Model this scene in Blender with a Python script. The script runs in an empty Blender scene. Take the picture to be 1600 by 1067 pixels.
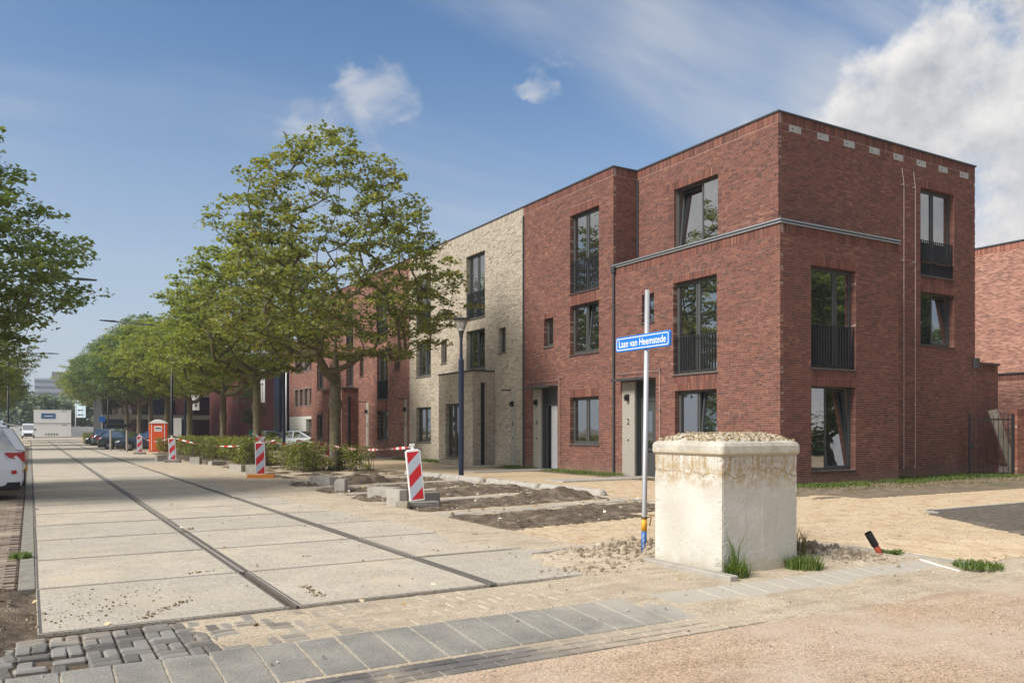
import bpy, math, random
import numpy as np
from mathutils import Vector, Matrix, noise

R = math.radians
scene = bpy.context.scene
col = scene.collection
rng = random.Random(7)

# ------------------------------------------------------------------ camera
cam_d = bpy.data.cameras.new('camera'); cam = bpy.data.objects.new('camera', cam_d); col.objects.link(cam)
cam.location = (0, 0, 1.55); cam.rotation_euler = (R(90), 0, -math.atan(752 / 1279))
cam_d.sensor_width = 36.0; cam_d.lens = 36.0 * 1279 / 1600; cam_d.shift_y = 137.5 / 1600
cam_d.clip_end = 3000; cam_d.clip_start = .1
scene.camera = cam

# ------------------------------------------------------------------ sun and sky
SUN_EL, SUN_AZ = R(42), R(-94)        # azimuth measured from +Y towards +X
sun_dir = Vector((math.sin(SUN_AZ) * math.cos(SUN_EL), math.cos(SUN_AZ) * math.cos(SUN_EL), math.sin(SUN_EL)))
sd = bpy.data.lights.new('sun', 'SUN'); sun = bpy.data.objects.new('sun', sd); col.objects.link(sun)
sd.energy = 3.0; sd.angle = R(18); sd.color = (1, .955, .885)
sun.rotation_euler = sun_dir.to_track_quat('Z', 'Y').to_euler()
sun.location = sun_dir * 60

vs = scene.view_settings
vs.view_transform = 'Standard'; vs.look = 'None'; vs.gamma = 1; vs.use_curve_mapping = False
vs.exposure = 0.86
scene.cycles.max_bounces = 6; scene.cycles.diffuse_bounces = 3; scene.cycles.glossy_bounces = 3
scene.cycles.transmission_bounces = 4; scene.cycles.transparent_max_bounces = 6
scene.cycles.use_denoising = True; scene.cycles.sample_clamp_indirect = 8


class NT:
    """small helper round a node tree"""
    def __init__(s, tree): s.t = tree
    def n(s, typ, ins=None, **kw):
        nd = s.t.nodes.new(typ)
        for k, v in kw.items(): setattr(nd, k, v)
        for k, v in (ins or {}).items():
            if isinstance(v, bpy.types.NodeSocket): s.t.links.new(v, nd.inputs[k])
            else: nd.inputs[k].default_value = v
        return nd
    def math(s, op, a, b=0.0, c=0.0, clamp=False):
        nd = s.n('ShaderNodeMath', {0: a, 1: b, 2: c}, operation=op); nd.use_clamp = clamp
        return nd.outputs[0]
    def vmath(s, op, a, b=(0, 0, 0)):
        nd = s.n('ShaderNodeVectorMath', {0: a, 1: b}, operation=op)
        return nd
    def ramp(s, fac, stops, interp='LINEAR'):
        nd = s.n('ShaderNodeValToRGB', {0: fac}); cr = nd.color_ramp; cr.interpolation = interp
        while len(cr.elements) < len(stops): cr.elements.new(.5)
        for e, (p, c) in zip(cr.elements, stops):
            e.position = p; e.color = (*c, 1) if len(c) == 3 else c
        return nd.outputs[0]
    def mix(s, fac, a, b, blend='MIX'):
        nd = s.n('ShaderNodeMix', data_type='RGBA', blend_type=blend)
        for k, v in ((0, fac), (6, a), (7, b)):
            if isinstance(v, bpy.types.NodeSocket): s.t.links.new(v, nd.inputs[k])
            else: nd.inputs[k].default_value = (*v, 1) if isinstance(v, tuple) and len(v) == 3 else v
        return nd.outputs[2]
    def noise(s, vec, scale, detail=4, rough=.55, dist=0):
        return s.n('ShaderNodeTexNoise', {'Vector': vec, 'Scale': scale, 'Detail': detail, 'Roughness': rough, 'Distortion': dist}).outputs[0]
    def smooth(s, x, a, b):
        return s.n('ShaderNodeMapRange', {0: x, 1: a, 2: b, 3: 0.0, 4: 1.0}, interpolation_type='SMOOTHSTEP').outputs[0]


def dirv(az, el):
    return Vector((math.sin(R(az)) * math.cos(R(el)), math.cos(R(az)) * math.cos(R(el)), math.sin(R(el))))


def make_world():
    w = bpy.data.worlds.new('World'); scene.world = w; w.use_nodes = True
    t = w.node_tree; t.nodes.clear(); N = NT(t)
    sky = N.n('ShaderNodeTexSky', sky_type='NISHITA', sun_disc=False, sun_elevation=SUN_EL, sun_rotation=SUN_AZ,
              air_density=1.0, dust_density=1.6, ozone_density=2.2, altitude=0)
    d = N.n('ShaderNodeTexCoord').outputs['Generated']
    d = N.vmath('NORMALIZE', d).outputs[0]
    sep = N.n('ShaderNodeSeparateXYZ', {0: d}); z = sep.outputs[2]
    # sky plane projection for thin high cloud
    zz = N.math('MAXIMUM', N.math('ADD', z, .12), .05)
    px = N.math('DIVIDE', sep.outputs[0], zz); py = N.math('DIVIDE', sep.outputs[1], zz)
    flat = N.n('ShaderNodeCombineXYZ', {0: px, 1: py, 2: 0.0}).outputs[0]
    rot = N.n('ShaderNodeMapping', {'Vector': flat, 'Rotation': (0, 0, R(-58)), 'Scale': (.22, .85, 1), 'Location': (3.1, 1.7, 0)}).outputs[0]
    c1 = N.noise(rot, 1.5, 8, .58, .5)
    cm_ = N.smooth(N.noise(N.vmath('ADD', d, (4.7, 2.2, .3)).outputs[0], 1.7, 3), .30, .52)
    cir = N.math('MULTIPLY', N.math('MULTIPLY', N.smooth(c1, .40, .70), cm_), .85)
    # milky veil near the horizon
    veil = N.math('MULTIPLY', N.smooth(z, .46, .0), .78)
    # cumulus
    warp = N.n('ShaderNodeTexNoise', {'Vector': d, 'Scale': 4.0, 'Detail': 5.0}).outputs['Color']
    dw = N.vmath('ADD', d, N.vmath('SCALE', N.vmath('SUBTRACT', warp, (.5, .5, .5)).outputs[0]).outputs[0])
    dw.inputs[1].links[0].from_node.inputs['Scale'].default_value = .16
    dw = N.vmath('NORMALIZE', dw.outputs[0]).outputs[0]
    dens = None
    lobes = [(67, 12, 13.0), (78, 16, 15), (50.5, 16.5, 5.0), (55, 17.5, 6.0), (60, 19.5, 7.0), (66.5, 22, 9.0), (47.5, 14, 3.6), (92, 10, 14), (110, 14, 12), (130, 9, 10),
             
             (-40, 22, 13), (-62, 30, 15), (-85, 24, 13), (-112, 33, 14), (-150, 20, 13), (175, 24, 13), (150, 36, 12), (-25, 9, 7), (-58, 8, 9), (-70, 62, 24), (40, 74, 20), (160, 60, 24), (-160, 55, 22), (100, 52, 20), (0, 58, 14)]  # lobes out of view; the high overhead ones are added to whiten the ambient light
    fine = N.noise(d, 7.0, 9, .6)
    for az, el, rad in lobes:
        v = dirv(az, el)
        dot = N.vmath('DOT_PRODUCT', dw, tuple(v)).outputs['Value']
        # 1 in the centre, 0 at the lobe's rim
        k = N.math('DIVIDE', N.math('SUBTRACT', dot, math.cos(R(rad))), 1 - math.cos(R(rad)))
        dens = k if dens is None else N.math('MAXIMUM', dens, k)
    dens = N.math('ADD', N.math('MULTIPLY', dens, .55), N.math('MULTIPLY', N.math('SUBTRACT', fine, .52), 1.9))
    cum = N.smooth(dens, .0, .34)
    # a few small torn puffs
    puff = None
    w2 = N.n('ShaderNodeTexNoise', {'Vector': N.n('ShaderNodeMapping', {'Vector': d, 'Scale': (1, 1, 1.6)}).outputs[0], 'Scale': 9.0, 'Detail': 7.0, 'Roughness': .62}).outputs['Color']
    dp = N.vmath('SCALE', N.vmath('SUBTRACT', w2, (.5, .5, .5)).outputs[0]); dp.inputs['Scale'].default_value = .20
    dp = N.vmath('NORMALIZE', N.vmath('ADD', d, dp.outputs[0]).outputs[0]).outputs[0]
    for az, el, rad in ((19.5, 21.6, 2.6), (21.2, 22.2, 2.0), (16.6, 20.0, 1.7), (32.5, 22.6, 1.8), (-12, 14, 3.2)):
        dot = N.vmath('DOT_PRODUCT', dp, tuple(dirv(az, el))).outputs['Value']
        k = N.math('DIVIDE', N.math('SUBTRACT', dot, math.cos(R(rad))), 1 - math.cos(R(rad)), clamp=True)
        puff = k if puff is None else N.math('MAXIMUM', puff, k)
    pn = N.noise(N.n('ShaderNodeMapping', {'Vector': d, 'Scale': (1, 1, 1.7)}).outputs[0], 15.0, 5, .5, .4)
    puff = N.math('MULTIPLY', N.math('MULTIPLY', N.smooth(puff, 0, .8), N.smooth(pn, .36, .74)), .6)
    # light and dark of the cloud: finer noise plus thickness
    up = N.noise(N.vmath('ADD', d, tuple(sun_dir * .03)).outputs[0], 7.0, 9, .6)
    lit = N.math('ADD', N.math('MULTIPLY', N.math('SUBTRACT', fine, up), 4.2), .66)
    lit = N.math('SUBTRACT', lit, N.math('MULTIPLY', N.smooth(dens, .15, .7), .48), clamp=True)
    ccol = N.ramp(lit, [(0, (2.9, 3.0, 3.2)), (.5, (4.1, 4.1, 4.15)), (1, (5.3, 5.2, 5.05))])
    base = N.mix(1.0, sky.outputs[0], (.56, .74, .85), 'MULTIPLY')
    hi = N.mix(veil, base, (3.3, 3.65, 4.15))
    hi = N.mix(cir, hi, (3.6, 3.75, 4.0))
    full = N.mix(puff, hi, (4.4, 4.35, 4.3)); full = N.mix(cum, full, ccol)
    bg = N.n('ShaderNodeBackground', {0: full, 1: .095})
    out = N.n('ShaderNodeOutputWorld', {0: bg.outputs[0]})


make_world()


# ------------------------------------------------------------------ materials
def mat(name, fn=None, base=(.5, .5, .5), rough=.7, metal=0.0, spec=.5, **kw):
    m = bpy.data.materials.new(name); m.use_nodes = True
    t = m.node_tree; N = NT(t); b = t.nodes['Principled BSDF']
    b.inputs['Base Color'].default_value = (*base, 1); b.inputs['Roughness'].default_value = rough
    b.inputs['Metallic'].default_value = metal; b.inputs['Specular IOR Level'].default_value = spec
    for k, v in kw.items(): b.inputs[k].default_value = v
    if fn: fn(N, b)
    return m


def setc(N, b, c): N.t.links.new(c, b.inputs['Base Color'])
def setr(N, b, c): N.t.links.new(c, b.inputs['Roughness'])
def bump(N, b, h, strength=.3, dist=.02):
    bn = N.n('ShaderNodeBump', {'Height': h, 'Strength': strength, 'Distance': dist}); N.t.links.new(bn.outputs[0], b.inputs['Normal'])
def objc(N): return N.n('ShaderNodeTexCoord').outputs['Object']
def pos(N): return N.n('ShaderNodeNewGeometry').outputs['Position']
def island(N): return N.n('ShaderNodeNewGeometry').outputs['Random Per Island']
def orand(N): return N.n('ShaderNodeObjectInfo').outputs['Random']


RED = [(0, (0.105, 0.051, 0.043)), (.2, (0.150, 0.065, 0.051)), (.5, (0.200, 0.080, 0.060)), (.8, (0.235, 0.097, 0.069)), (.93, (0.285, 0.128, 0.087)), (1, (0.360, 0.180, 0.121))]
TAN = [(0, (.27, .225, .17)), (.12, (.38, .325, .25)), (.5, (.48, .42, .335)), (.85, (.55, .49, .395)), (1, (.61, .555, .455))]
ORANGE = [(0, (0.179, 0.063, 0.042)), (.3, (0.284, 0.110, 0.074)), (.7, (0.378, 0.158, 0.105)), (1, (0.483, 0.231, 0.158))]


def brickmat(name, ramp, single=False):
    def fn(N, b):
        r = orand(N) if single else island(N)
        p = pos(N)
        big = N.noise(p, .9, 3); sm = N.noise(p, 34, 4, .65)
        k = N.math('ADD', N.math('MULTIPLY', N.math('SUBTRACT', r, .5), .85), N.math('ADD', .5, N.math('MULTIPLY', N.math('SUBTRACT', big, .5), .45)), clamp=True)
        c = N.ramp(k, ramp)
        c = N.mix(N.math('MULTIPLY', sm, .7), c, N.mix(1.0, c, (.55, .5, .5), 'MULTIPLY'))
        # splashed earth near the ground
        z = N.n('ShaderNodeSeparateXYZ', {0: p}).outputs[2]
        low = N.math('MULTIPLY', N.smooth(N.math('ADD', z, N.math('MULTIPLY', N.noise(p, 5, 3), .45)), .75, .1), .55)
        c = N.mix(low, c, (.24, .18, .125))
        setc(N, b, c); bump(N, b, sm, .5, .006)
    return mat(name, fn, rough=.85, spec=.25)


def bricktex(name, ramp, mortar, dark=1.0, axis='y'):
    """far brickwork: courses from a brick texture, for walls too far off to tell bricks apart"""
    def fn(N, b):
        p = pos(N); s = N.n('ShaderNodeSeparateXYZ', {0: p})
        v = N.n('ShaderNodeCombineXYZ', {0: s.outputs[1] if axis == 'y' else s.outputs[0], 1: s.outputs[2], 2: 0.0}).outputs[0]
        bt = N.n('ShaderNodeTexBrick', {'Vector': v, 'Scale': 1.0, 'Brick Width': .22, 'Row Height': .0625, 'Mortar Size': .007, 'Bias': 0.0,
                                        'Color1': (0, 0, 0, 1), 'Color2': (1, 1, 1, 1), 'Mortar': (0.5, .5, .5, 1)})
        k = N.n('ShaderNodeSeparateColor', {0: bt.outputs[0]}).outputs[0]
        c = N.ramp(N.math('ADD', k, N.math('MULTIPLY', N.math('SUBTRACT', N.noise(p, 1.3, 4), .5), .7), clamp=True), ramp)
        c = N.mix(bt.outputs[1], c, mortar)
        setc(N, b, c); bump(N, b, N.math('SUBTRACT', 1.0, bt.outputs[1]), .6, .008)
    return mat(name, fn, rough=.87, spec=.2)


M = {}
M['brick_red'] = brickmat('brick_red', RED)
M['brick_red_one'] = brickmat('brick_red_one', RED, True)
M['brick_tan'] = brickmat('brick_tan', TAN)
M['brick_orange'] = brickmat('brick_orange', ORANGE)
M['tex_red'] = bricktex('tex_red', RED, (.24, .17, .14))
M['tex_redx'] = bricktex('tex_redx', RED, (.24, .17, .14), axis='x')
M['tex_orange'] = bricktex('tex_orange', ORANGE, (.42, .34, .28))
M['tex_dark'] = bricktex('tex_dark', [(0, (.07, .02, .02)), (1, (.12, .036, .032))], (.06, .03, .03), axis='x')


def grainy(name, c0, c1, scale=14, fine=160, rough=.9, bst=.35, bd=.01, spec=.2, stain=None, stain_scale=1.2, stain_lo=.52, stain_hi=.72, use_pos=True, grit=0, gst=.6, track=None):
    def fn(N, b):
        p = pos(N) if use_pos else objc(N)
        a = N.noise(p, scale, 5, .6); f = N.noise(p, fine, 3, .6)
        c = N.mix(N.smooth(a, .3, .7), c0, c1)
        c = N.mix(N.math('MULTIPLY', N.smooth(f, .42, .72), .38), c, N.mix(1.0, c, (.45, .43, .42), 'MULTIPLY'))
        if grit:
            v = N.n('ShaderNodeTexVoronoi', {'Vector': p, 'Scale': grit}); vd = v.outputs['Distance']; vc = N.n('ShaderNodeSeparateColor', {0: v.outputs['Color']}).outputs[0]
            c = N.mix(N.math('MULTIPLY', N.smooth(vc, .62, .95), gst), c, N.mix(1.0, c, (.38, .36, .35), 'MULTIPLY'))
            c = N.mix(N.math('MULTIPLY', N.smooth(vc, .38, .05), gst), c, N.mix(1.0, c, (1.45, 1.42, 1.38), 'MULTIPLY'))
            mid = N.noise(p, grit * .22, 4, .7); c = N.mix(N.math('MULTIPLY', N.smooth(mid, .52, .72), gst * .8), c, N.mix(1.0, c, (.55, .52, .5), 'MULTIPLY'))
        if track:
            tr = N.noise(N.n('ShaderNodeMapping', {'Vector': p, 'Scale': track, 'Rotation': (0, 0, R(6))}).outputs[0], 1.0, 6, .62)
            c = N.mix(N.math('MULTIPLY', N.smooth(tr, .50, .64), .42), c, N.mix(1.0, c, (.66, .62, .57), 'MULTIPLY')); c = N.mix(N.math('MULTIPLY', N.smooth(tr, .46, .34), .35), c, N.mix(1.0, c, (1.16, 1.15, 1.13), 'MULTIPLY'))
        if stain:
            s = N.smooth(N.noise(p, stain_scale, 5, .62), stain_lo, stain_hi)
            c = N.mix(N.math('MULTIPLY', s, .75), c, stain)
        setc(N, b, c)
        bump(N, b, N.math('ADD', N.math('MULTIPLY', a, .5), f), bst, bd)
    return mat(name, fn, rough=rough, spec=spec)


M['mortar_red'] = grainy('mortar_red', (.30, .21, .17), (.38, .28, .225))
M['mortar_tan'] = grainy('mortar_tan', (.40, .34, .26), (.48, .415, .325))
M['mortar_orange'] = grainy('mortar_orange', (.40, .33, .27), (.48, .40, .33))
M['concrete'] = grainy('concrete', (.33, .30, .26), (.42, .39, .34), 6, 120)
M['vent'] = grainy('vent', (.36, .35, .335), (.43, .42, .40), 6, 120)
M['concrete_dark'] = grainy('concrete_dark', (.20, .185, .16), (.29, .265, .225), 8, 130)
M['pebble_concrete'] = grainy('pebble_concrete', (.29, .265, .225), (.41, .375, .32), 40, 70, bst=.7, bd=.012)
M['anthracite'] = mat('anthracite', base=(.045, .048, .05), rough=.42)
M['window_frame'] = mat('window_frame', base=(.065, .068, .066), rough=.5)
M['steel_dark'] = mat('steel_dark', base=(.03, .031, .034), rough=.5)
M['zinc'] = mat('zinc', base=(.42, .43, .43), rough=.38, metal=.7)
M['wire'] = mat('wire', base=(.75, .62, .55), rough=.35, metal=.5)
M['white_paint'] = mat('white_paint', base=(.78, .78, .76), rough=.5)
M['roofing'] = mat('roofing', base=(.05, .05, .05), rough=.9)
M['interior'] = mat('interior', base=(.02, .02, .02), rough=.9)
M['door'] = mat('door', base=(.055, .056, .055), rough=.45)
M['door_pale'] = mat('door_pale', base=(.50, .49, .49), rough=.5)
M['navy'] = mat('navy', base=(.012, .018, .042), rough=.35)
M['black'] = mat('black', base=(.012, .012, .013), rough=.5)
M['rubber'] = mat('rubber', base=(.018, .018, .018), rough=.85)


def glassfn(N, b):
    p = pos(N)
    bump(N, b, N.noise(p, .9, 2, .5), .10, .05)
M['glass'] = mat('glass', glassfn, base=(.010, .012, .013), rough=.015, spec=.5, IOR=3.9)
M['lamp_glass'] = mat('lamp_glass', base=(.62, .60, .56), rough=.12, spec=.5, **{'Transmission Weight': .75, 'IOR': 1.2})


# ------------------------------------------------------------------ mesh builder
class MB:
    def __init__(s): s.v = []; s.f = []; s.m = []
    def quad(s, a, b, c, d, mi=0):
        n = len(s.v); s.v += [tuple(a), tuple(b), tuple(c), tuple(d)]; s.f.append((n, n + 1, n + 2, n + 3)); s.m.append(mi)
    def poly(s, pts, mi=0):
        n = len(s.v); s.v += [tuple(p) for p in pts]; s.f.append(tuple(range(n, n + len(pts)))); s.m.append(mi)
    def hexa(s, p, mi=0, skip=()):
        """p: 8 corners, bottom ring then top ring"""
        n = len(s.v); s.v += [tuple(q) for q in p]
        for k, fc in enumerate(((3, 2, 1, 0), (4, 5, 6, 7), (0, 1, 5, 4), (1, 2, 6, 5), (2, 3, 7, 6), (3, 0, 4, 7))):
            if k in skip: continue
            s.f.append(tuple(n + i for i in fc)); s.m.append(mi)
        return s
    def box(s, x0, x1, y0, y1, z0, z1, mi=0, skip=()):
        return s.hexa([(x0, y0, z0), (x1, y0, z0), (x1, y1, z0), (x0, y1, z0), (x0, y0, z1), (x1, y0, z1), (x1, y1, z1), (x0, y1, z1)], mi, skip)
    def bbox(s, x0, x1, y0, y1, z0, z1, c=.01, mi=0):
        """box with chamfered top edge and vertical edges"""
        ring = lambda i, z: [(x0 + i + c, y0 + i, z), (x1 - i - c, y0 + i, z), (x1 - i, y0 + i + c, z), (x1 - i, y1 - i - c, z), (x1 - i - c, y1 - i, z), (x0 + i + c, y1 - i, z), (x0 + i, y1 - i - c, z), (x0 + i, y0 + i + c, z)]
        s.loft([ring(0, z0), ring(0, z1 - c), ring(c, z1)], mi, cap0=True, cap1=True); return s
    def loft(s, rings, mi=0, close=True, cap0=False, cap1=False, mif=None):
        n = len(s.v); k = len(rings[0])
        for r in rings: s.v += [tuple(p) for p in r]
        for i in range(len(rings) - 1):
            for j in range(k if close else k - 1):
                a = n + i * k + j; b = n + i * k + (j + 1) % k
                s.f.append((a, b, b + k, a + k)); s.m.append(mif(i, j) if mif else mi)
        if cap0: s.f.append(tuple(n + j for j in reversed(range(k)))); s.m.append(mi)
        if cap1: s.f.append(tuple(n + (len(rings) - 1) * k + j for j in range(k))); s.m.append(mi)
        return s
    def tube(s, pts, rad, n=8, mi=0, cap=True):
        pts = [Vector([float(q) for q in p]) for p in pts]
        rad = [float(q) for q in rad] if isinstance(rad, (list, tuple)) else [float(rad)] * len(pts)
        rings = []
        for i, p in enumerate(pts):
            t = (pts[min(i + 1, len(pts) - 1)] - pts[max(i - 1, 0)])
            t = t.normalized() if t.length > 1e-9 else Vector((0, 0, 1))
            a = Vector((0, 0, 1)) if abs(t.z) < .9 else Vector((1, 0, 0))
            x = t.cross(a).normalized(); y = t.cross(x)
            rings.append([p + rad[i] * (x * math.cos(2 * math.pi * k / n) + y * math.sin(2 * math.pi * k / n)) for k in range(n)])
        return s.loft(rings, mi, cap0=cap, cap1=cap)
    def lathe(s, prof, c=(0, 0, 0), n=16, mi=0, cap0=True, cap1=True):
        return s.loft([[(c[0] + r * math.cos(2 * math.pi * k / n), c[1] + r * math.sin(2 * math.pi * k / n), c[2] + z) for k in range(n)] for r, z in prof], mi, cap0=cap0, cap1=cap1)
    def ball(s, c, r, n=8, m=5, mi=0, jit=0, rr=None, sz=1.0):
        prof = []
        rings = []
        for i in range(m + 1):
            th = math.pi * i / m
            rings.append([(c[0] + r * math.sin(th) * math.cos(2 * math.pi * k / n) * (1 + (rr.uniform(-jit, jit) if rr else 0)) + 1e-5 * k,
                           c[1] + r * math.sin(th) * math.sin(2 * math.pi * k / n) * (1 + (rr.uniform(-jit, jit) if rr else 0)), c[2] - r * sz * math.cos(th)) for k in range(n)])
        return s.loft(rings, mi)
    def prism(s, poly, z0, z1, mi=0):
        return s.loft([[(x, y, z0) for x, y in poly], [(x, y, z1) for x, y in poly]], mi, cap0=True, cap1=True)
    def xf(s, mtx, start=0):
        s.v = s.v[:start] + [tuple(mtx @ Vector(p)) for p in s.v[start:]]; return s
    def mesh(s, name, mats, off=(0, 0, 0), smooth=False):
        me = bpy.data.meshes.new(name)
        v = np.array(s.v, dtype=float) - np.array(off) if s.v else np.zeros((0, 3))
        me.from_pydata(v.tolist(), [], s.f)
        for m in (mats if isinstance(mats, (list, tuple)) else [mats]): me.materials.append(m)
        me.polygons.foreach_set('material_index', s.m)
        if smooth: me.polygons.foreach_set('use_smooth', [True] * len(s.f))
        me.update(); return me
    def build(s, name, mats, parent=None, smooth=False, loc=None, angle=None):
        """link the collected faces, given in world co-ordinates, as ONE mesh object"""
        if parent is not None: off = wloc(parent)
        elif loc is not None: off = Vector(loc)
        else: off = Vector((0, 0, 0))
        o = bpy.data.objects.new(name, s.mesh(name, mats, off, smooth)); col.objects.link(o)
        if parent is not None: o.parent = parent
        else: o.location = off
        return o


def wloc(o):
    v = Vector((0, 0, 0))
    while o is not None: v = v + o.location; o = o.parent
    return v


def thing(name, loc, label, cat, group=None, rz=0.0):
    o = bpy.data.objects.new(name, None); col.objects.link(o); o.location = loc; o.rotation_euler = (0, 0, rz)
    o.empty_display_size = .2
    return tag(o, label, cat, group)


def tag(o, label, cat, group=None):
    o['label'] = label; o['category'] = cat
    if group: o['group'] = group
    return o


def kind(o, k='structure'): o['kind'] = k; return o


def inst(src, parent, loc=(0, 0, 0), rot=(0, 0, 0), scale=None):
    c = src.copy(); col.objects.link(c); c.parent = parent; c.location = loc; c.rotation_euler = rot
    if scale: c.scale = scale
    return c


def place(mesh, name, parent=None, loc=(0, 0, 0), rot=(0, 0, 0), scale=None):
    o = bpy.data.objects.new(name, mesh); col.objects.link(o); o.parent = parent; o.location = loc; o.rotation_euler = rot
    if scale: o.scale = scale
    return o


def copy_tree(o, loc, rz, label, parent=None):
    c = o.copy(); col.objects.link(c)
    if parent is not None: c.parent = parent
    else:
        c.location = loc; c.rotation_euler = (0, 0, rz); c['label'] = label
    for ch in list(o.children): copy_tree(ch, None, None, None, c)
    return c


# ------------------------------------------------------------------ wall frames: (u, d, z) -> world; d runs into the wall
def front(X): return lambda u, d, z: (X + d, u, z)
def side(Y): return lambda u, d, z: (u, Y + d, z)


def fbox(mb, F, u0, u1, d0, d1, z0, z1, mi=0, skip=()):
    return mb.hexa([F(u0, d0, z0), F(u1, d0, z0), F(u1, d1, z0), F(u0, d1, z0), F(u0, d0, z1), F(u1, d0, z1), F(u1, d1, z1), F(u0, d1, z1)], mi, skip)


REV = .20
BH, BJ = .0505, .0120


def brickwork(mb, F, u0, u1, z0, z1, holes, r, L=.21, jit=.0022, e0=0, e1=0, collect=None, zbase=0.0):
    """lay bricks over the rectangle, leaving out holes [(u0,u1,z0,z1,reveal?)]; e0/e1: depth of bricks at the two ends"""
    k0 = int(math.floor((z0 - zbase) / (BH + BJ)))
    k = k0
    while True:
        c = zbase + k * (BH + BJ); e = c + BH; k += 1
        if c >= z1 - .01: break
        c = max(c, z0); e = min(e, z1)
        if e - c < .004: continue
        u = u0 - r.choice((0, .25, .5, .75)) * L
        cuts = []
        for (a, b, za, zb, rv) in holes:
            if zb <= c + .002 or za >= e - .002: continue
            if za <= c + .012 and zb >= e - .012: cuts.append((a, b, rv, None))
            elif za > c: cuts.append((a, b, 0, (c, za - .004)))
            else: cuts.append((a, b, 0, (zb + .004, e)))
        cuts.sort()
        while u < u1:
            ln = L if r.random() > .36 else L * .48
            a, b = max(u, u0), min(u + ln, u1); u += ln + BJ
            if b - a < .02: continue
            parts = [(a, b, c, e, 0)]
            for (ca, cb, rv, tr) in cuts:
                new = []
                for (pa, pb, pc, pe, dp) in parts:
                    if cb <= pa or ca >= pb: new.append((pa, pb, pc, pe, max(dp, REV if rv and (abs(ca - pb) < .03 or abs(cb - pa) < .03) else 0))); continue
                    if pa < ca - .008: new.append((pa, ca, pc, pe, REV if rv else dp))
                    if pb > cb + .008: new.append((cb, pb, pc, pe, REV if rv else dp))
                    if tr and tr[1] - tr[0] > .004: new.append((max(pa, ca), min(pb, cb), tr[0], tr[1], dp))
                parts = new
            for (pa, pb, pc, pe, dp) in parts:
                if pb - pa < .008: continue
                dp = max(dp, .016)
                if pa <= u0 + .001 and e0: dp = max(dp, e0)
                if pb >= u1 - .001 and e1: dp = max(dp, e1)
                pr = r.uniform(-jit, jit)
                if collect is not None and dp < .02 and abs(pb - pa - L) < .001 and abs(pe - pc - BH) < .001 and collect(pa, pc):
                    continue
                fbox(mb, F, pa, pb, pr - .002, dp, pc, pe, skip=(4,))


def soldier(mb, F, u0, u1, z0, z1, r, depth=.016, pitch=.0615, jit=.003, rows=1):
    n = max(1, round((u1 - u0) / pitch)); w = (u1 - u0) / n; hh = (z1 - z0) / rows
    for q in range(rows):
        for i in range(n):
            pr = r.uniform(-jit, jit)
            fbox(mb, F, u0 + i * w + .005, u0 + (i + 1) * w - .005, pr - .003, depth, z0 + q * hh + .004, z0 + (q + 1) * hh - .004, skip=(4,))


def core(mb, F, u0, u1, z0, z1, holes, d=.0035, mi=0):
    """mortar plane behind the bricks with jambs round the holes"""
    us = sorted({u0, u1, *[min(max(h[k], u0), u1) for h in holes for k in (0, 1)]}); zs = sorted({z0, z1, *[min(max(h[k], z0), z1) for h in holes for k in (2, 3)]})
    for i in range(len(us) - 1):
        for j in range(len(zs) - 1):
            um, zm = (us[i] + us[i + 1]) / 2, (zs[j] + zs[j + 1]) / 2
            if us[i + 1] - us[i] < 1e-4 or zs[j + 1] - zs[j] < 1e-4: continue
            if any(h[0] < um < h[1] and h[2] < zm < h[3] for h in holes): continue
            mb.quad(F(us[i], d, zs[j]), F(us[i + 1], d, zs[j]), F(us[i + 1], d, zs[j + 1]), F(us[i], d, zs[j + 1]), mi)
    for h in holes:
        a, b, c, e = h[:4]; a2, b2, c2, e2 = a - .006, b + .006, c - .006, e + .006; D = .42
        mb.quad(F(a2, d, c2), F(a2, D, c2), F(a2, D, e2), F(a2, d, e2), mi); mb.quad(F(b2, d, c2), F(b2, D, c2), F(b2, D, e2), F(b2, d, e2), mi)
        mb.quad(F(a2, d, e2), F(b2, d, e2), F(b2, D, e2), F(a2, D, e2), mi); mb.quad(F(a2, d, c2), F(b2, d, c2), F(b2, D, c2), F(a2, D, c2), mi)


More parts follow.
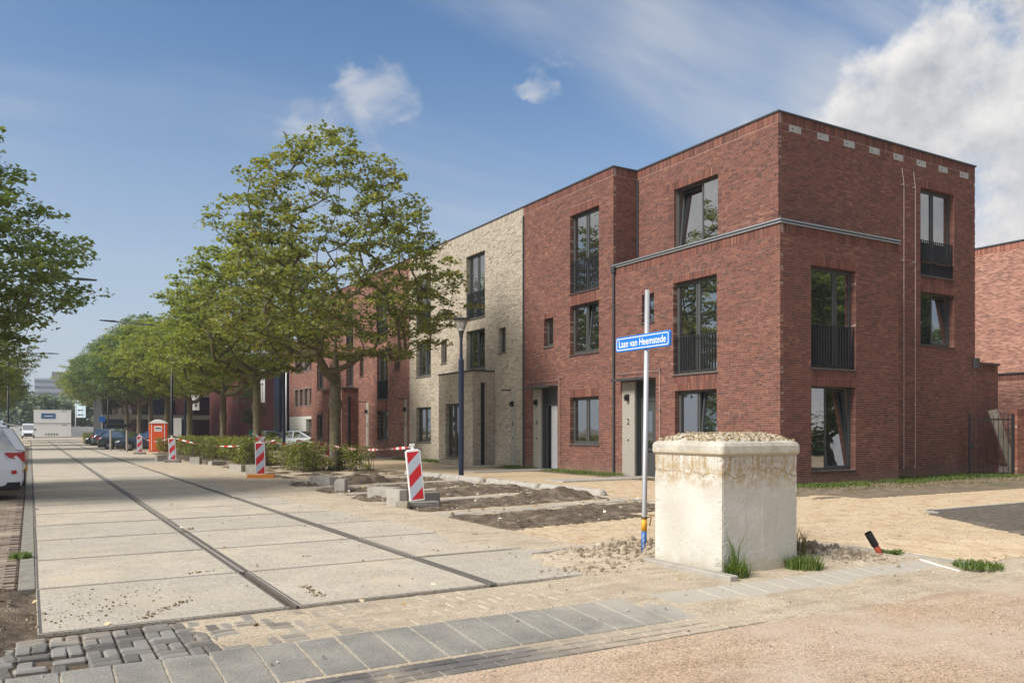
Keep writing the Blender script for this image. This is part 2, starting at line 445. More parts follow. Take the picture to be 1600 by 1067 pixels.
# ------------------------------------------------------------------ windows, doors and fittings
def window(house, F, u0, u1, z0, z1, split=.5, tilt=None, sill=True, near_low=True, single=False, d=REV - .03, fixed=None):
    """split: share of the width where the mullion stands; tilt: index of the sash that stands tilted open"""
    fw = .055
    mb = MB()
    fbox(mb, F, u0, u1, d, d + .07, z0, z0 + fw); fbox(mb, F, u0, u1, d, d + .07, z1 - fw, z1)
    fbox(mb, F, u0, u0 + fw, d + .001, d + .07, z0 + fw, z1 - fw); fbox(mb, F, u1 - fw, u1, d + .001, d + .07, z0 + fw, z1 - fw)
    spans = [(u0 + fw, u1 - fw)]
    if not single:
        um = u0 + (u1 - u0) * split
        fbox(mb, F, um - .03, um + .03, d + .002, d + .07, z0 + fw, z1 - fw)
        spans = [(u0 + fw, um - .03), (um + .03, u1 - fw)]
    w = mb.build('window', M['window_frame'], house)
    for k, (a, b) in enumerate(spans):
        s = MB(); sw = .055
        za, zb = z0 + fw, z1 - fw
        if fixed != k:
            fbox(s, F, a + .004, b - .004, d - .012, d + .045, za + .004, za + sw); fbox(s, F, a + .004, b - .004, d - .012, d + .045, zb - sw, zb - .004)
            fbox(s, F, a + .004, a + sw, d - .011, d + .045, za + sw, zb - sw); fbox(s, F, b - sw, b - .004, d - .011, d + .045, za + sw, zb - sw)
        else: sw = .0
        g = MB(); fbox(g, F, a + sw, b - sw, d + .016, d + .030, za + sw, zb - sw)
        ang = 0
        if tilt == k:
            # tipped inwards about its lower edge
            for bb in (s, g):
                o0 = Vector(F(a, d + .03, za)); o1 = Vector(F(a, d + 1.03, za)); inn = (o1 - o0)
                ax = inn.cross(Vector((0, 0, 1))).normalized()
                mtx = Matrix.Translation(o0) @ Matrix.Rotation(R(-5.5), 4, ax) @ Matrix.Translation(-o0)
                bb.xf(mtx)
        if s.v: s.build('sash', M['window_frame'], w)
        g.build('pane', M['glass'], w)
    if sill:
        sb = MB(); sb.hexa([F(u0 - .03, -.035, z0 - .055), F(u1 + .03, -.035, z0 - .055), F(u1 + .03, d, z0 - .055), F(u0 - .03, d, z0 - .055),
                            F(u0 - .03, -.035, z0 - .022), F(u1 + .03, -.035, z0 - .022), F(u1 + .03, d, z0 - .003), F(u0 - .03, d, z0 - .003)])
        sb.build('sill', M['anthracite'], w)
    return w


def railing(house, F, u0, u1, z0, z1, solid=False, d=.045):
    mb = MB()
    fbox(mb, F, u0 + .01, u1 - .01, d, d + .04, z1 - .012, z1); fbox(mb, F, u0 + .01, u1 - .01, d, d + .04, z0, z0 + .012)
    o = mb.build('balcony_railing', M['steel_dark'], house)
    n = max(4, round((u1 - u0) / .118))
    if solid:
        p = MB(); fbox(p, F, u0 + .02, u1 - .02, d + .012, d + .022, z0 + .02, z1 - .02); p.build('panel', M['steel_dark'], o)
    me = None
    for i in range(n + 1):
        u = u0 + .03 + (u1 - u0 - .06) * i / n
        b = MB(); fbox(b, F, -.006, .006, d, d + .04, z0 + .012, z1 - .012)
        if me is None:
            z = F(0, 0, 0); me = b.mesh('baluster', M['steel_dark'], z)
        x = F(u, 0, 0); w = wloc(o)
        place(me, 'baluster', o, Vector(x) - w)
    return o


def french(house, F, u0, u1, z0, z1, rail, **kw):
    w = window(house, F, u0, u1, z0, z1, **kw)
    railing(house, F, u0, u1, z0 + .05, rail, solid=kw.get('solid', False) if False else False)
    return w


def glyph(txt, size, F, u, z, d, material, parent, name, extr=.002, flip=-1, align='CENTER', thin=0.0):
    """flat lettering in a wall frame; flip -1: reading direction runs against u"""
    cu = bpy.data.curves.new('txt', 'FONT'); cu.body = txt; cu.size = size; cu.extrude = extr; cu.offset = thin; cu.align_x = align; cu.align_y = 'CENTER'
    cu.resolution_u = 3
    ob = bpy.data.objects.new('txt', cu); col.objects.link(ob)
    bpy.context.view_layer.update()
    me = bpy.data.meshes.new_from_object(ob.evaluated_get(bpy.context.evaluated_depsgraph_get()))
    bpy.data.objects.remove(ob); bpy.data.curves.remove(cu)
    off = wloc(parent)
    for v in me.vertices:
        p = Vector(F(u + flip * v.co.x, d - v.co.z, z + v.co.y)) - off
        v.co = p
    me.materials.clear(); me.materials.append(material)
    me.name = name
    return place(me, name, parent)


def doorway(house, F, ud0, ud1, up0, up1, number=None, pale=False, canopy=True, cu=None):
    """door leaf between ud0..ud1, concrete pilaster up0..up1 (further along), z 0..3.15"""
    p = MB(); fbox(p, F, up0, up1, -.012, .07, 0, 3.14); pil = p.build('door_pilaster', M['pebble_concrete'], house)
    uc = (up0 + up1) / 2
    lm = MB(); fbox(lm, F, uc - .055, uc + .055, -.13, -.012, 2.50, 2.72); fbox(lm, F, uc - .04, uc + .04, -.18, -.13, 2.56, 2.66)
    lm.build('wall_lamp', M['black'], pil)
    bl = MB(); fbox(bl, F, uc - .03, uc + .03, -.024, -.012, 1.17, 1.23); bl.build('doorbell', M['black'], pil)
    if number: glyph(number, .30, F, uc, 1.80, -.02, M['black'], pil, 'house_number')
    fr = MB(); D = .26
    fbox(fr, F, up0 + .01, up1, .071, D + .08, 0, 3.14)
    fbox(fr, F, ud0, ud1, D, D + .08, 2.48, 2.56); fbox(fr, F, ud1 - .07, ud1, D + .001, D + .08, 0, 3.14); fbox(fr, F, ud0, ud0 + .06, D + .001, D + .08, 0, 3.14)
    fbox(fr, F, ud0, ud1, D + .03, D + .07, 2.56, 3.14); fbox(fr, F, ud0, ud1, D - .02, D + .08, 0, .035)
    fr.build('door_frame', M['window_frame'], house)
    dl = MB(); a, b = ud0 + .06, ud1 - .07
    if pale:
        # leaf standing ajar, pale on its inner side
        fbox(dl, F, a, b - .24, D + .03, D + .075, .04, 2.47); leaf = dl.build('door', M['door_pale'], house)
        for z in (.30, 2.0, 2.2):
            h = MB(); fbox(h, F, b - .27, b - .245, D + .015, D + .031, z, z + .09); h.build('hinge', M['zinc'], leaf)
        k = MB(); fbox(k, F, b - .24, b, D + .12, D + .13, .04, 2.47); k.build('door_gap', M['interior'], house)
    else:
        fbox(dl, F, a, b, D + .02, D + .06, .04, 2.47); leaf = dl.build('door', M['door'], house)
        g = MB(); fbox(g, F, a + .42, a + .62, D + .010, D + .02, .95, 2.15); g.build('slot_window', M['glass'], leaf)
        lb = MB(); fbox(lb, F, a + .38, a + .68, D + .008, D + .02, .80, .86); lb.build('letterbox', M['black'], leaf)
        hd = MB(); fbox(hd, F, b - .12, b - .07, D - .03, D + .02, .95, 1.18); fbox(hd, F, b - .22, b - .07, D - .055, D - .03, 1.06, 1.085)
        hd.build('door_handle', M['black'], leaf)
    if canopy:
        c0, c1 = cu or (ud0 - .02, up1 + .05)
        c = MB(); fbox(c, F, c0, c1, -.42, .10, 3.165, 3.215); fbox(c, F, c0, c1, -.43, -.42, 3.15, 3.225)
        c.build('canopy', M['anthracite'], house)
    return pil


def downpipe(house, F, u, z0, z1, d=-.05, r=.04, hopper=True):
    mb = MB(); x = F(u, d, 0)
    mb.tube([F(u, d, z0), F(u, d, z1)], r, 8)
    if hopper: fbox(mb, F, u - .09, u + .09, d - .06, d + .06, z1 - .02, z1 + .16)
    o = mb.build('downpipe', M['anthracite'], house, smooth=False)
    return o


def dwire(house, F, pts, name='climbing_wire'):
    mb = MB(); mb.tube([F(u, -.07, z) for u, z in pts], .007, 5); w = mb.build(name, M['wire'], house)
    return w


def wirehold(house, F, pts):
    for u, z in pts:
        mb = MB(); mb.tube([F(u, 0, z), F(u, -.085, z)], .012, 6); mb.tube([F(u, -.07, z), F(u, -.10, z)], .026, 8); mb.build('wire_holder', M['zinc'], house)


def coping(mb, F, u0, u1, z, d0=-.035, d1=.30, h=.05): fbox(mb, F, u0, u1, d0, d1, z, z + h)


ROOF = 10.53; GUT = 7.05


# ------------------------------------------------------------------ house 2, the corner house
def corner_house():
    h = thing('brick_house', (17.2, 15.16, 0), 'red brick corner house with set-back top floor and vent stones under its roof edge', 'house', 'terraced houses along the street')
    r = random.Random(2)
    A, B, Cc, D = front(17.2), front(18.23), side(15.16), side(16.14)
    bw, so, co = MB(), MB(), MB()
    picked = []
    # --- lower front
    wA = [(17.5, 19.38, 3.25, 6.08), (17.5, 19.3, .95, 2.74), (20.28, 20.89, 5.02, 5.93)]
    door = (20.2, 21.9, 0, 3.16)
    hA = [(*w, 1) for w in wA] + [(*door, 1)]
    sA = [(17.5, 19.38, 6.08, 6.30), (17.5, 19.38, 2.74, 3.19), (20.28, 20.89, 5.93, 6.15), (15.16, 22.4, 6.80, 7.05)]
    def pickA(u, z):
        if 1.76 < z < 3.0 and u < 17.1: picked.append(('A', u, z)); return True
        return False
    cnt = [0]
    def capped(f, lim):
        def g(u, z):
            if cnt[0] >= lim: return False
            if f(u, z): cnt[0] += 1; return True
            return False
        return g
    brickwork(bw, A, 15.16, 22.4, 0, 6.80, hA + [(a, b, c, d, 0) for a, b, c, d in sA], r, e0=.105, collect=capped(pickA, 150))
    for s in sA: soldier(so, A, *s, r, depth=REV if s[0] != 15.16 else .10, rows=2 if s[3] - s[2] > .4 else 1)
    core(co, A, 15.17, 22.4, 0, 7.05, [h_[:4] for h_ in hA])
    # --- lower side
    wC = [(18.41, 20.30, 3.25, 6.06), (18.42, 20.28, .42, 2.75)]
    sC = [(18.41, 20.30, 6.06, 6.31), (18.41, 20.30, 2.75, 3.19), (17.32, 22.25, 6.80, 7.05)]
    cnt2 = [0]
    def pickC(u, z):
        if cnt2[0] < 150 and 1.70 < z < 3.4 and 17.3 < u < 18.35:
            cnt2[0] += 1; picked.append(('C', u, z)); return True
        return False
    brickwork(bw, Cc, 17.312, 22.25, 0, 6.80, [(*w, 1) for w in wC] + [(a, b, c, d, 0) for a, b, c, d in sC], r, e1=.1, collect=pickC)
    for s in sC: soldier(so, Cc, *s, r, depth=REV if s[1] < 21 else .10, rows=2 if s[3] - s[2] > .4 else 1)
    core(co, Cc, 17.21, 22.24, 0, 7.05, wC)
    # return of the box at its right end
    co.quad((22.24, 15.17, 0), (22.24, 16.15, 0), (22.24, 16.15, 7.05), (22.24, 15.17, 7.05))
    # --- upper front, set back
    wB = [(18.5, 20.5, 7.11, 9.42)]
    sB = [(18.5, 21.02, 9.42, 9.66), (20.5, 21.02, 7.11, 9.42), (16.14, 22.4, 10.26, ROOF)]
    brickwork(bw, B, 16.14, 22.4, 7.0, 10.26, [(*wB[0], 1)] + [(a, b, c, d, 0) for a, b, c, d in sB], r, e0=.105)
    soldier(so, B, *sB[0], r, depth=REV); soldier(so, B, *sB[2], r, depth=.1)
    z = 7.13
    while z < 9.40:   # jamb of stacked bricks beside the top window
        fbox(so, B, 20.505, 20.76, -.004, .1, z, z + .05, skip=(4,)); fbox(so, B, 20.765, 21.015, -.002, .1, z, z + .05, skip=(4,)); z += .0625
    core(co, B, 16.15, 22.4, 7.0, ROOF, wB)
    # --- upper / full height side wall
    wD = [(24.83, 26.68, 6.57, 9.40), (24.83, 26.68, 4.30, 6.03)]
    sD = [(24.83, 26.68, 9.40, 9.64), (24.83, 26.68, 6.03, 6.50), (18.34, 27.9, 10.26, ROOF)]
    vents = [(18.67 + 1.19 * k, 19.17 + 1.19 * k, 10.055, 10.255) for k in range(8)]
    brickwork(bw, D, 18.342, 22.25, 7.0, 10.26, [(*v, 0) for v in vents], r)
    brickwork(bw, D, 22.25, 27.9, 0, 10.26, [(*w, 1) for w in wD] + [(a, b, c, d, 0) for a, b, c, d in sD] + [(*v, 0) for v in vents], r, e1=.1)
    for s in sD: soldier(so, D, *s, r, depth=REV if s[1] < 27 else .10, rows=2 if s[3] - s[2] > .4 else 1)
    core(co, D, 18.24, 27.88, 7.0, ROOF, [wD[0]]); core(co, D, 22.2, 27.88, 0, 7.0, [(24.83, 26.68, 6.57, 7.0), wD[1]])
    for v in vents:
        m = MB(); fbox(m, D, v[0] + .004, v[1] - .004, -.006, .05, v[2] + .002, v[3] - .002); o = m.build('vent_stone', M['vent'], h)
        m = MB(); x, y, zz = D(v[0] + .13, -.0085, (v[2] + v[3]) / 2); m.tube([(x, y, zz), (x, y + .01, zz)], .026, 8); m.build('vent_hole', M['black'], o)
    # body behind the facades (rooms), terrace floor, roof, back and party walls
    body = MB()
    body.box(17.65, 22.0, 15.6, 22.35, .02, 6.6); body.box(18.68, 27.7, 16.6, 22.3, .02, 10.2)
    body.build('rooms', M['interior'], h)
    wl = MB()
    wl.quad((27.89, 16.15, 0), (27.89, 22.4, 0), (27.89, 22.4, ROOF), (27.89, 16.15, ROOF))
    wl.build('back_wall', M['tex_red'], h)
    rf = MB(); rf.quad((18.3, 16.2, ROOF - .12), (27.85, 16.2, ROOF - .12), (27.85, 22.4, ROOF - .12), (18.3, 22.4, ROOF - .12))
    rf.quad((17.3, 15.26, 6.95), (22.2, 15.26, 6.95), (22.2, 16.2, 6.95), (17.3, 16.2, 6.95)); rf.quad((17.3, 16.2, 6.951), (18.3, 16.2, 6.951), (18.3, 22.4, 6.951), (17.3, 22.4, 6.951))
    rf.build('roof', M['roofing'], h)
    # dark metal edge on the roof
    cp = MB(); fbox(cp, B, 16.14 - .035, 22.4, -.035, .25, ROOF, ROOF + .05); fbox(cp, D, 18.48, 27.94, -.035, .25, ROOF + .001, ROOF + .049)
    cp.build('roof_edge', M['anthracite'], h)
    # zinc edge of the lower roof, in three lines
    gt = MB()
    for F, a, b in ((A, 15.10, 22.42), (Cc, 17.26, 22.28)):
        fbox(gt, F, a, b, -.055, .16, GUT + .075, GUT + .115, 0); fbox(gt, F, a, b, -.03, .15, GUT + .035, GUT + .075, 1); fbox(gt, F, a, b, -.05, .16, GUT, GUT + .035, 0)
    gt.build('terrace_edge', [M['zinc'], M['steel_dark']], h)
    h_bw = bw.build('brickwork', M['brick_red'], h); kind(h_bw, 'stuff')
    o = so.build('soldier_course', M['brick_red'], h); kind(o, 'stuff')
    co.build('wall', M['mortar_red'], h)
    # single bricks nearest the corner
    me = {}
    for k, F in (('A', A), ('C', Cc)):
        m = MB(); o0 = F(0, 0, 0); fbox(m, F, 0, .21, -.002, .016, 0, BH, skip=(4,)); me[k] = m.mesh('brick', M['brick_red_one'], o0)
    for k, u, z in picked:
        F = A if k == 'A' else Cc
        place(me[k], 'brick', h, Vector(F(u, r.uniform(-.0022, .0022), z)) - wloc(h))
    # windows
    french(h, A, *wA[0], rail=4.40); window(h, A, *wA[1], tilt=0); window(h, A, *wA[2], single=True)
    window(h, B, *wB[0], split=.42, tilt=1, fixed=0, sill=False)
    french(h, Cc, *wC[0], rail=4.46, split=.62); window(h, Cc, *wC[1], split=.42, tilt=1, fixed=0)
    french(h, D, *wD[0], rail=7.72, split=.46); window(h, D, *wD[1], split=.46, tilt=1, fixed=0)
    doorway(h, A, 20.2, 21.24, 21.25, 21.9, '2', cu=(20.2, 22.0))
    downpipe(h, A, 22.33, .05, 6.9)
    fl = MB(); fbox(fl, A, 22.24, 22.42, -.10, .0, 7.0, 7.09); fl.build('rain_head', M['anthracite'], h)
    vp = MB(); fbox(vp, B, 22.30, 22.37, -.05, .0, 7.1, 10.2); vp.build('expansion_joint', M['anthracite'], h)
    # climbing wires on the side wall and round the door
    for u in (23.86, 24.45):
        dwire(h, D, [(u - .1, 9.8), (u, 9.35), (u, .3)])
    wirehold(h, D, [(u - .07, z) for u in (23.86, 24.45) for z in (9.3, 6.9, 4.4, 2.35, .35)])
    dwire(h, A, [(22.1, 3.42), (20.0, 3.42)]); dwire(h, A, [(19.95, 3.42), (19.95, .3)])
    wirehold(h, A, [(22.1, 3.46), (19.95, 3.46), (19.95, 2.2), (19.95, 1.2), (16.5, 1.95)])
    return h


def row_house(name, label, y0, y1, wins, smalls, door, bm, mm, number=None, porch=None, real=True, pale=False, seed=1, jit=.0022, frail=None, mirror=False, dp=None, tex=None):
    """one house of the row, facade on X = 17.2; wins: [(u0,u1,z0,z1,rail or None)]"""
    h = thing('brick_house', (17.2, y0, 0), label, 'house', 'terraced houses along the street')
    r = random.Random(seed); F = front(17.2)
    bw, so, co = MB(), MB(), MB()
    holes, sol = [], []
    for w in wins:
        holes.append((*w[:4], 1))
    for w in smalls: holes.append((*w[:4], 1)); sol.append((w[0], w[1], w[3], w[3] + .22))
    cols = {}
    for w in wins: cols.setdefault(round(w[0], 2), []).append(w)
    for c in cols.values():
        c.sort(key=lambda w: w[2])
        for i, w in enumerate(c):
            top = c[i + 1][2] - .06 if i + 1 < len(c) and c[i + 1][2] - w[3] < .7 else w[3] + .30
            sol.append((w[0], w[1], w[3], top))
    sol.append((y0, y1, ROOF - .27, ROOF))
    if door: holes.append((door[0], door[3], 0, 3.16, 1))
    if porch: holes.append((porch[0], porch[1], 0, 4.0, 0))
    if real:
        brickwork(bw, F, y0, y1, 0, ROOF - .27, holes + [(a, b, c, d, 0) for a, b, c, d in sol], r, jit=jit, e0=.1, e1=.1)
        for s in sol: soldier(so, F, *s, r, depth=REV if s[3] < ROOF else .1, rows=2 if s[3] - s[2] > .4 and s[3] < ROOF else 1, jit=jit)
        core(co, F, y0 + .001, y1 - .001, 0, ROOF, [x[:4] for x in holes])
        co.build('wall', mm, h)
        kind(bw.build('brickwork', bm, h), 'stuff'); kind(so.build('soldier_course', bm, h), 'stuff')
    else:
        core(co, F, y0, y1, 0, ROOF, [x[:4] for x in holes], d=0); co.build('wall', tex, h)
        for s in sol: soldier(so, F, *s, r, depth=.05, jit=jit)
        kind(so.build('soldier_course', bm, h), 'stuff')
    body = MB(); body.box(17.66, 26.5, y0 + .05, y1 - .05, .02, ROOF - .3); body.build('rooms', M['interior'], h)
    ext = MB(); ext.quad((17.21, y0 + .02, 0), (26.6, y0 + .02, 0), (26.6, y0 + .02, ROOF), (17.21, y0 + .02, ROOF)); ext.quad((17.21, y1 - .02, 0), (26.6, y1 - .02, 0), (26.6, y1 - .02, ROOF), (17.21, y1 - .02, ROOF))
    ext.build('party_wall', M['tex_redx'], h)
    rf = MB(); rf.quad((17.25, y0, ROOF - .1), (26.6, y0, ROOF - .1), (26.6, y1, ROOF - .1), (17.25, y1, ROOF - .1)); rf.build('roof', M['roofing'], h)
    cp = MB(); fbox(cp, F, y0, y1, -.035, .25, ROOF, ROOF + .05); cp.build('roof_edge', M['anthracite'], h)
    for k, w in enumerate(wins):
        if w[4]: french(h, F, *w[:4], rail=w[4])
        else: window(h, F, *w[:4], tilt=0 if k % 2 else None)
    for w in smalls: window(h, F, *w[:4], single=True)
    if door: doorway(h, F, door[0], door[1], door[2], door[3], number, pale=pale)
    if porch:
        a, b, x = porch[:3]; P = front(x); S = side(a); pm, ps, pc, psd = MB(), MB(), MB(), MB(); zt = 4.02
        pw = porch[3]
        if real:
            brickwork(pm, P, a, b, 0, zt - .27, [(*pw, 1), (pw[0], pw[1], pw[3], pw[3] + .42, 0)], r, jit=jit, e0=.1)
            brickwork(pm, S, x + .112, 17.2, 0, zt - .27, [], r, jit=jit)
            kind(pm.build('porch_brickwork', bm, h), 'stuff')
        soldier(ps, P, pw[0], pw[1], pw[3], pw[3] + .42, r, depth=REV, rows=2); soldier(ps, P, a, b, zt - .27, zt, r, depth=.1); soldier(ps, S, x + .1, 17.2, zt - .27, zt, r)
        kind(ps.build('porch_soldier_course', bm, h), 'stuff')
        core(pc, P, a + .01, b, 0, zt, [pw]); core(pc if real else psd, S, x + .01, 17.2, 0, zt, [])
        pc.quad((x, b, 0), (17.2, b, 0), (17.2, b, zt), (x, b, zt))
        pc.build('porch_wall', mm if real else tex, h)
        if not real: psd.build('porch_side', M['tex_redx'], h)
        bx = MB(); bx.box(x + .45, 17.6, a + .1, b - .1, .02, zt - .3); bx.build('porch_room', M['interior'], h)
        pr = MB(); pr.box(x - .03, 17.2, a - .03, b + .02, zt, zt + .07); pr.build('porch_roof', M['anthracite'], h)
        window(h, P, *pw, split=.5)
        dpi = MB(); fbox(dpi, S, x + .38, x + .52, -.09, -.01, .05, 3.55); dpi.build('downpipe', M['black'], h)
    if dp is not None: downpipe(h, F, dp, .05, ROOF - .35, d=-.035, r=.035, hopper=False)
    return h


corner_house()
W4 = [(23.23, 25.02, 6.55, 9.43, 7.74), (23.23, 25.02, 4.30, 6.10, None), (23.23, 25.02, 1.02, 2.73, None)]
h4 = row_house('', 'red brick house with full-height front and pale door ajar, beside the tan brick house', 22.4, 28.34, W4, [(26.15, 26.8, 4.75, 5.83)],
               (25.86, 27.02, 27.03, 27.57), M['brick_red'], M['mortar_red'], '4', pale=True, seed=4, dp=28.3)
_F = front(17.2)
# side return where house 4 stands proud of the set-back top floor
m = MB(); S = side(22.4); brickwork(m, S, 17.312, 18.30, 7.0, ROOF - .27, [], random.Random(9)); kind(m.build('brickwork', M['brick_red'], h4), 'stuff')
m = MB(); soldier(m, S, 17.31, 18.3, ROOF - .27, ROOF, random.Random(3)); kind(m.build('soldier_course', M['brick_red'], h4), 'stuff')
m = MB(); core(m, S, 17.21, 18.4, 7.0, ROOF, []); m.build('return_wall', M['mortar_red'], h4)
m = MB(); fbox(m, S, 17.17, 18.25, -.03, .2, ROOF + .001, ROOF + .049); m.build('roof_edge', M['anthracite'], h4)
dwire(h4, _F, [(28.0, 3.42), (25.75, 3.42), (25.6, 3.55)]); dwire(h4, _F, [(25.65, 3.42), (25.65, .3)])
wirehold(h4, _F, [(28.0, 3.3), (27.4, 3.55), (25.65, 3.5), (25.65, 2.15), (25.65, .75)])

W6 = [(31.6, 33.38, 6.55, 9.43, 7.74), (31.6, 33.38, 4.25, 6.02, None)]
row_house('', 'tan brick house with a square porch and dark door, beside the pale door', 28.34, 34.1, W6, [(29.78, 30.38, 4.8, 5.86)],
          (29.37, 30.72, 28.94, 29.36), M['brick_tan'], M['mortar_tan'], '6', porch=(30.75, 34.1, 16.15, (31.99, 33.39, .30, 2.70)), seed=6, jit=.009, dp=None)
W8 = [(37.23, 39.03, 6.55, 9.43, 7.74), (37.23, 39.03, 4.25, 6.02, None), (37.23, 39.03, .92, 2.68, None)]
row_house('', 'tan brick house adjoining the red ones, behind the big tree', 34.1, 39.9, W8, [(35.43, 36.05, 4.75, 5.86)], None, M['brick_tan'], M['mortar_tan'], seed=8, jit=.009)
W10 = [(42.95, 44.61, 6.55, 9.43, 7.74), (42.95, 44.61, 3.25, 5.85, 4.35), (42.95, 44.61, .94, 2.64, None)]
row_house('', 'red brick house with olive door, directly left of the tan houses', 39.9, 45.7, W10, [(41.25, 42.0, 4.8, 5.95)], (40.60, 42.0, 40.23, 40.58), M['brick_red'], M['mortar_red'],
          '10', seed=10, real=False, tex=M['tex_red'])
W12 = [(48.62, 49.95, 6.55, 9.43, 7.74), (48.62, 49.95, 4.25, 5.9, None)]
row_house('', 'red brick house with a dark square porch, right of the big tree trunk', 45.7, 51.5, W12, [(46.82, 47.48, 4.75, 5.85)], (46.4, 47.65, 45.95, 46.38), M['brick_red'], M['mortar_red'],
          '12', porch=(47.7, 51.4, 16.15, (48.9, 50.4, .30, 2.70)), seed=12, real=False, tex=M['tex_red'])
W14 = [(54.6, 56.1, 6.55, 9.43, 7.74), (54.6, 56.1, 4.3, 6.02, None), (54.6, 56.1, .93, 2.6, None)]
row_house('', 'last red brick house of the row, left of the big tree trunk', 51.5, 57.4, W14, [(52.6, 53.2, 4.75, 5.85)], None, M['brick_red'], M['mortar_red'], seed=14, real=False, tex=M['tex_red'])

# ------------------------------------------------------------------ low extension, garden wall, gate and the houses behind
hc = [o for o in scene.objects if o.name == 'brick_house'][0]
D = side(16.14); rr = random.Random(31)
m = MB(); brickwork(m, D, 27.92, 29.3, 0, 3.55, [], rr, e1=.1); kind(m.build('brickwork', M['brick_red'], hc), 'stuff')
m = MB(); soldier(m, D, 27.92, 29.3, 3.55, 3.80, rr, depth=.1); kind(m.build('soldier_course', M['brick_red'], hc), 'stuff')
m = MB(); core(m, D, 27.9, 29.29, 0, 3.8, []); m.quad((29.29, 16.15, 0), (29.29, 22, 0), (29.29, 22, 3.8), (29.29, 16.15, 3.8)); m.quad((27.9, 16.2, 3.7), (29.29, 16.2, 3.7), (29.29, 22, 3.7), (27.9, 22, 3.7)); m.build('extension_wall', M['mortar_red'], hc)
m = MB(); m.box(27.8, 29.34, 16.08, 16.4, 3.80, 3.86); m.box(27.72, 27.92, 15.98, 16.10, 3.62, 3.98); m.build('extension_coping', M['anthracite'], hc)


def block_building(name, loc, label, cat, x0, x1, y0, y1, z, mats, group=None, top=True):
    t = thing(name, loc, label, cat, group)
    m = MB()
    m.quad((x0, y0, 0), (x0, y1, 0), (x0, y1, z), (x0, y0, z), 0); m.quad((x1, y0, 0), (x1, y1, 0), (x1, y1, z), (x1, y0, z), 0)
    m.quad((x0, y0, 0), (x1, y0, 0), (x1, y0, z), (x0, y0, z), 1); m.quad((x0, y1, 0), (x1, y1, 0), (x1, y1, z), (x0, y1, z), 1)
    m.build('wall', mats, t)
    if top:
        r_ = MB(); r_.box(x0 - .05, x1 + .05, y0 - .05, y1 + .05, z, z + .07); r_.build('roof', M['anthracite'], t)
    return t


t = block_building('brick_building', (45, 24, 0), 'tall orange brick building seen past the corner house at the right edge', 'building', 40.8, 50, 8, 46, 10.55, [M['tex_orange'], M['tex_orange']])
m = MB(); soldier(m, front(40.8), 8, 46, 10.22, 10.54, rr, depth=.05, pitch=.075); kind(m.build('soldier_course', M['brick_orange'], t), 'stuff')
t = block_building('brick_annex', (37, 20, 0), 'low brick annex with dark coping in front of the tall orange building', 'annex', 36, 40.7, 10, 38, 3.9, [M['tex_orange'], M['tex_orange']])
m = MB(); soldier(m, front(36), 10, 38, 3.62, 3.89, rr, depth=.05, pitch=.07); kind(m.build('soldier_course', M['brick_red'], t), 'stuff')

t = thing('garden_wall', (28.1, 14.85, 0), 'short brick garden wall with upright top bricks beside the black gate', 'wall')
m = MB(); G = side(14.85); brickwork(m, G, 28.1, 34.0, 0, 2.0, [], rr, e0=.1); kind(m.build('brickwork', M['brick_orange'], t), 'stuff')
m = MB(); soldier(m, G, 28.1, 34.0, 2.0, 2.22, rr, depth=.22); kind(m.build('soldier_course', M['brick_red'], t), 'stuff')
m = MB(); m.box(28.115, 34, 14.858, 15.06, 0, 2.0); m.build('wall', M['mortar_orange'], t)

# iron gate, swung open between the house and the garden wall
ga, gb = Vector((27.05, 15.86, 0)), Vector((28.06, 14.95, 0))
gt = thing('iron_gate', ga, 'black iron bar gate standing between corner house and garden wall', 'gate')
gd = (gb - ga); gl = gd.length; gd.normalize(); gp = Vector((-gd.y, gd.x, 0))
def gbox(s0, s1, z0, z1, w=.02):
    mb = MB(); P = lambda s, q, z: ga + gd * s + gp * q + Vector((0, 0, z))
    mb.hexa([P(s0, -w, z0), P(s1, -w, z0), P(s1, w, z0), P(s0, w, z0), P(s0, -w, z1), P(s1, -w, z1), P(s1, w, z1), P(s0, w, z1)]); return mb
for s in (0, gl - .06): gbox(s, s + .06, .0, 2.08, .03).build('post', M['black'], gt)
for z in (.08, 1.86): gbox(.06, gl - .06, z, z + .05, .012).build('rail', M['black'], gt)
for i in range(8):
    s = .06 + (gl - .12) * (i + .7) / 8.4; b = gbox(s - .009, s + .009, .1, 2.02, .009); b.build('bar', M['black'], gt)
gbox(.03, .16, .88, 1.08, .035).build('lock', M['black'], gt)
pl = thing('plank', (27.9, 15.75, 0), 'weathered grey plank leaning upright behind the black gate', 'plank')
m = MB(); m.hexa([(28.42, 15.20, .0), (28.66, 15.05, .0), (28.69, 15.10, .0), (28.45, 15.25, .0), (27.86, 15.66, 2.18), (28.12, 15.52, 2.24), (28.15, 15.57, 2.24), (27.89, 15.71, 2.18)])
M['wood_grey'] = grainy('wood_grey', (.20, .17, .13), (.30, .26, .20), 6, 60)
m.build('board', M['wood_grey'], pl)

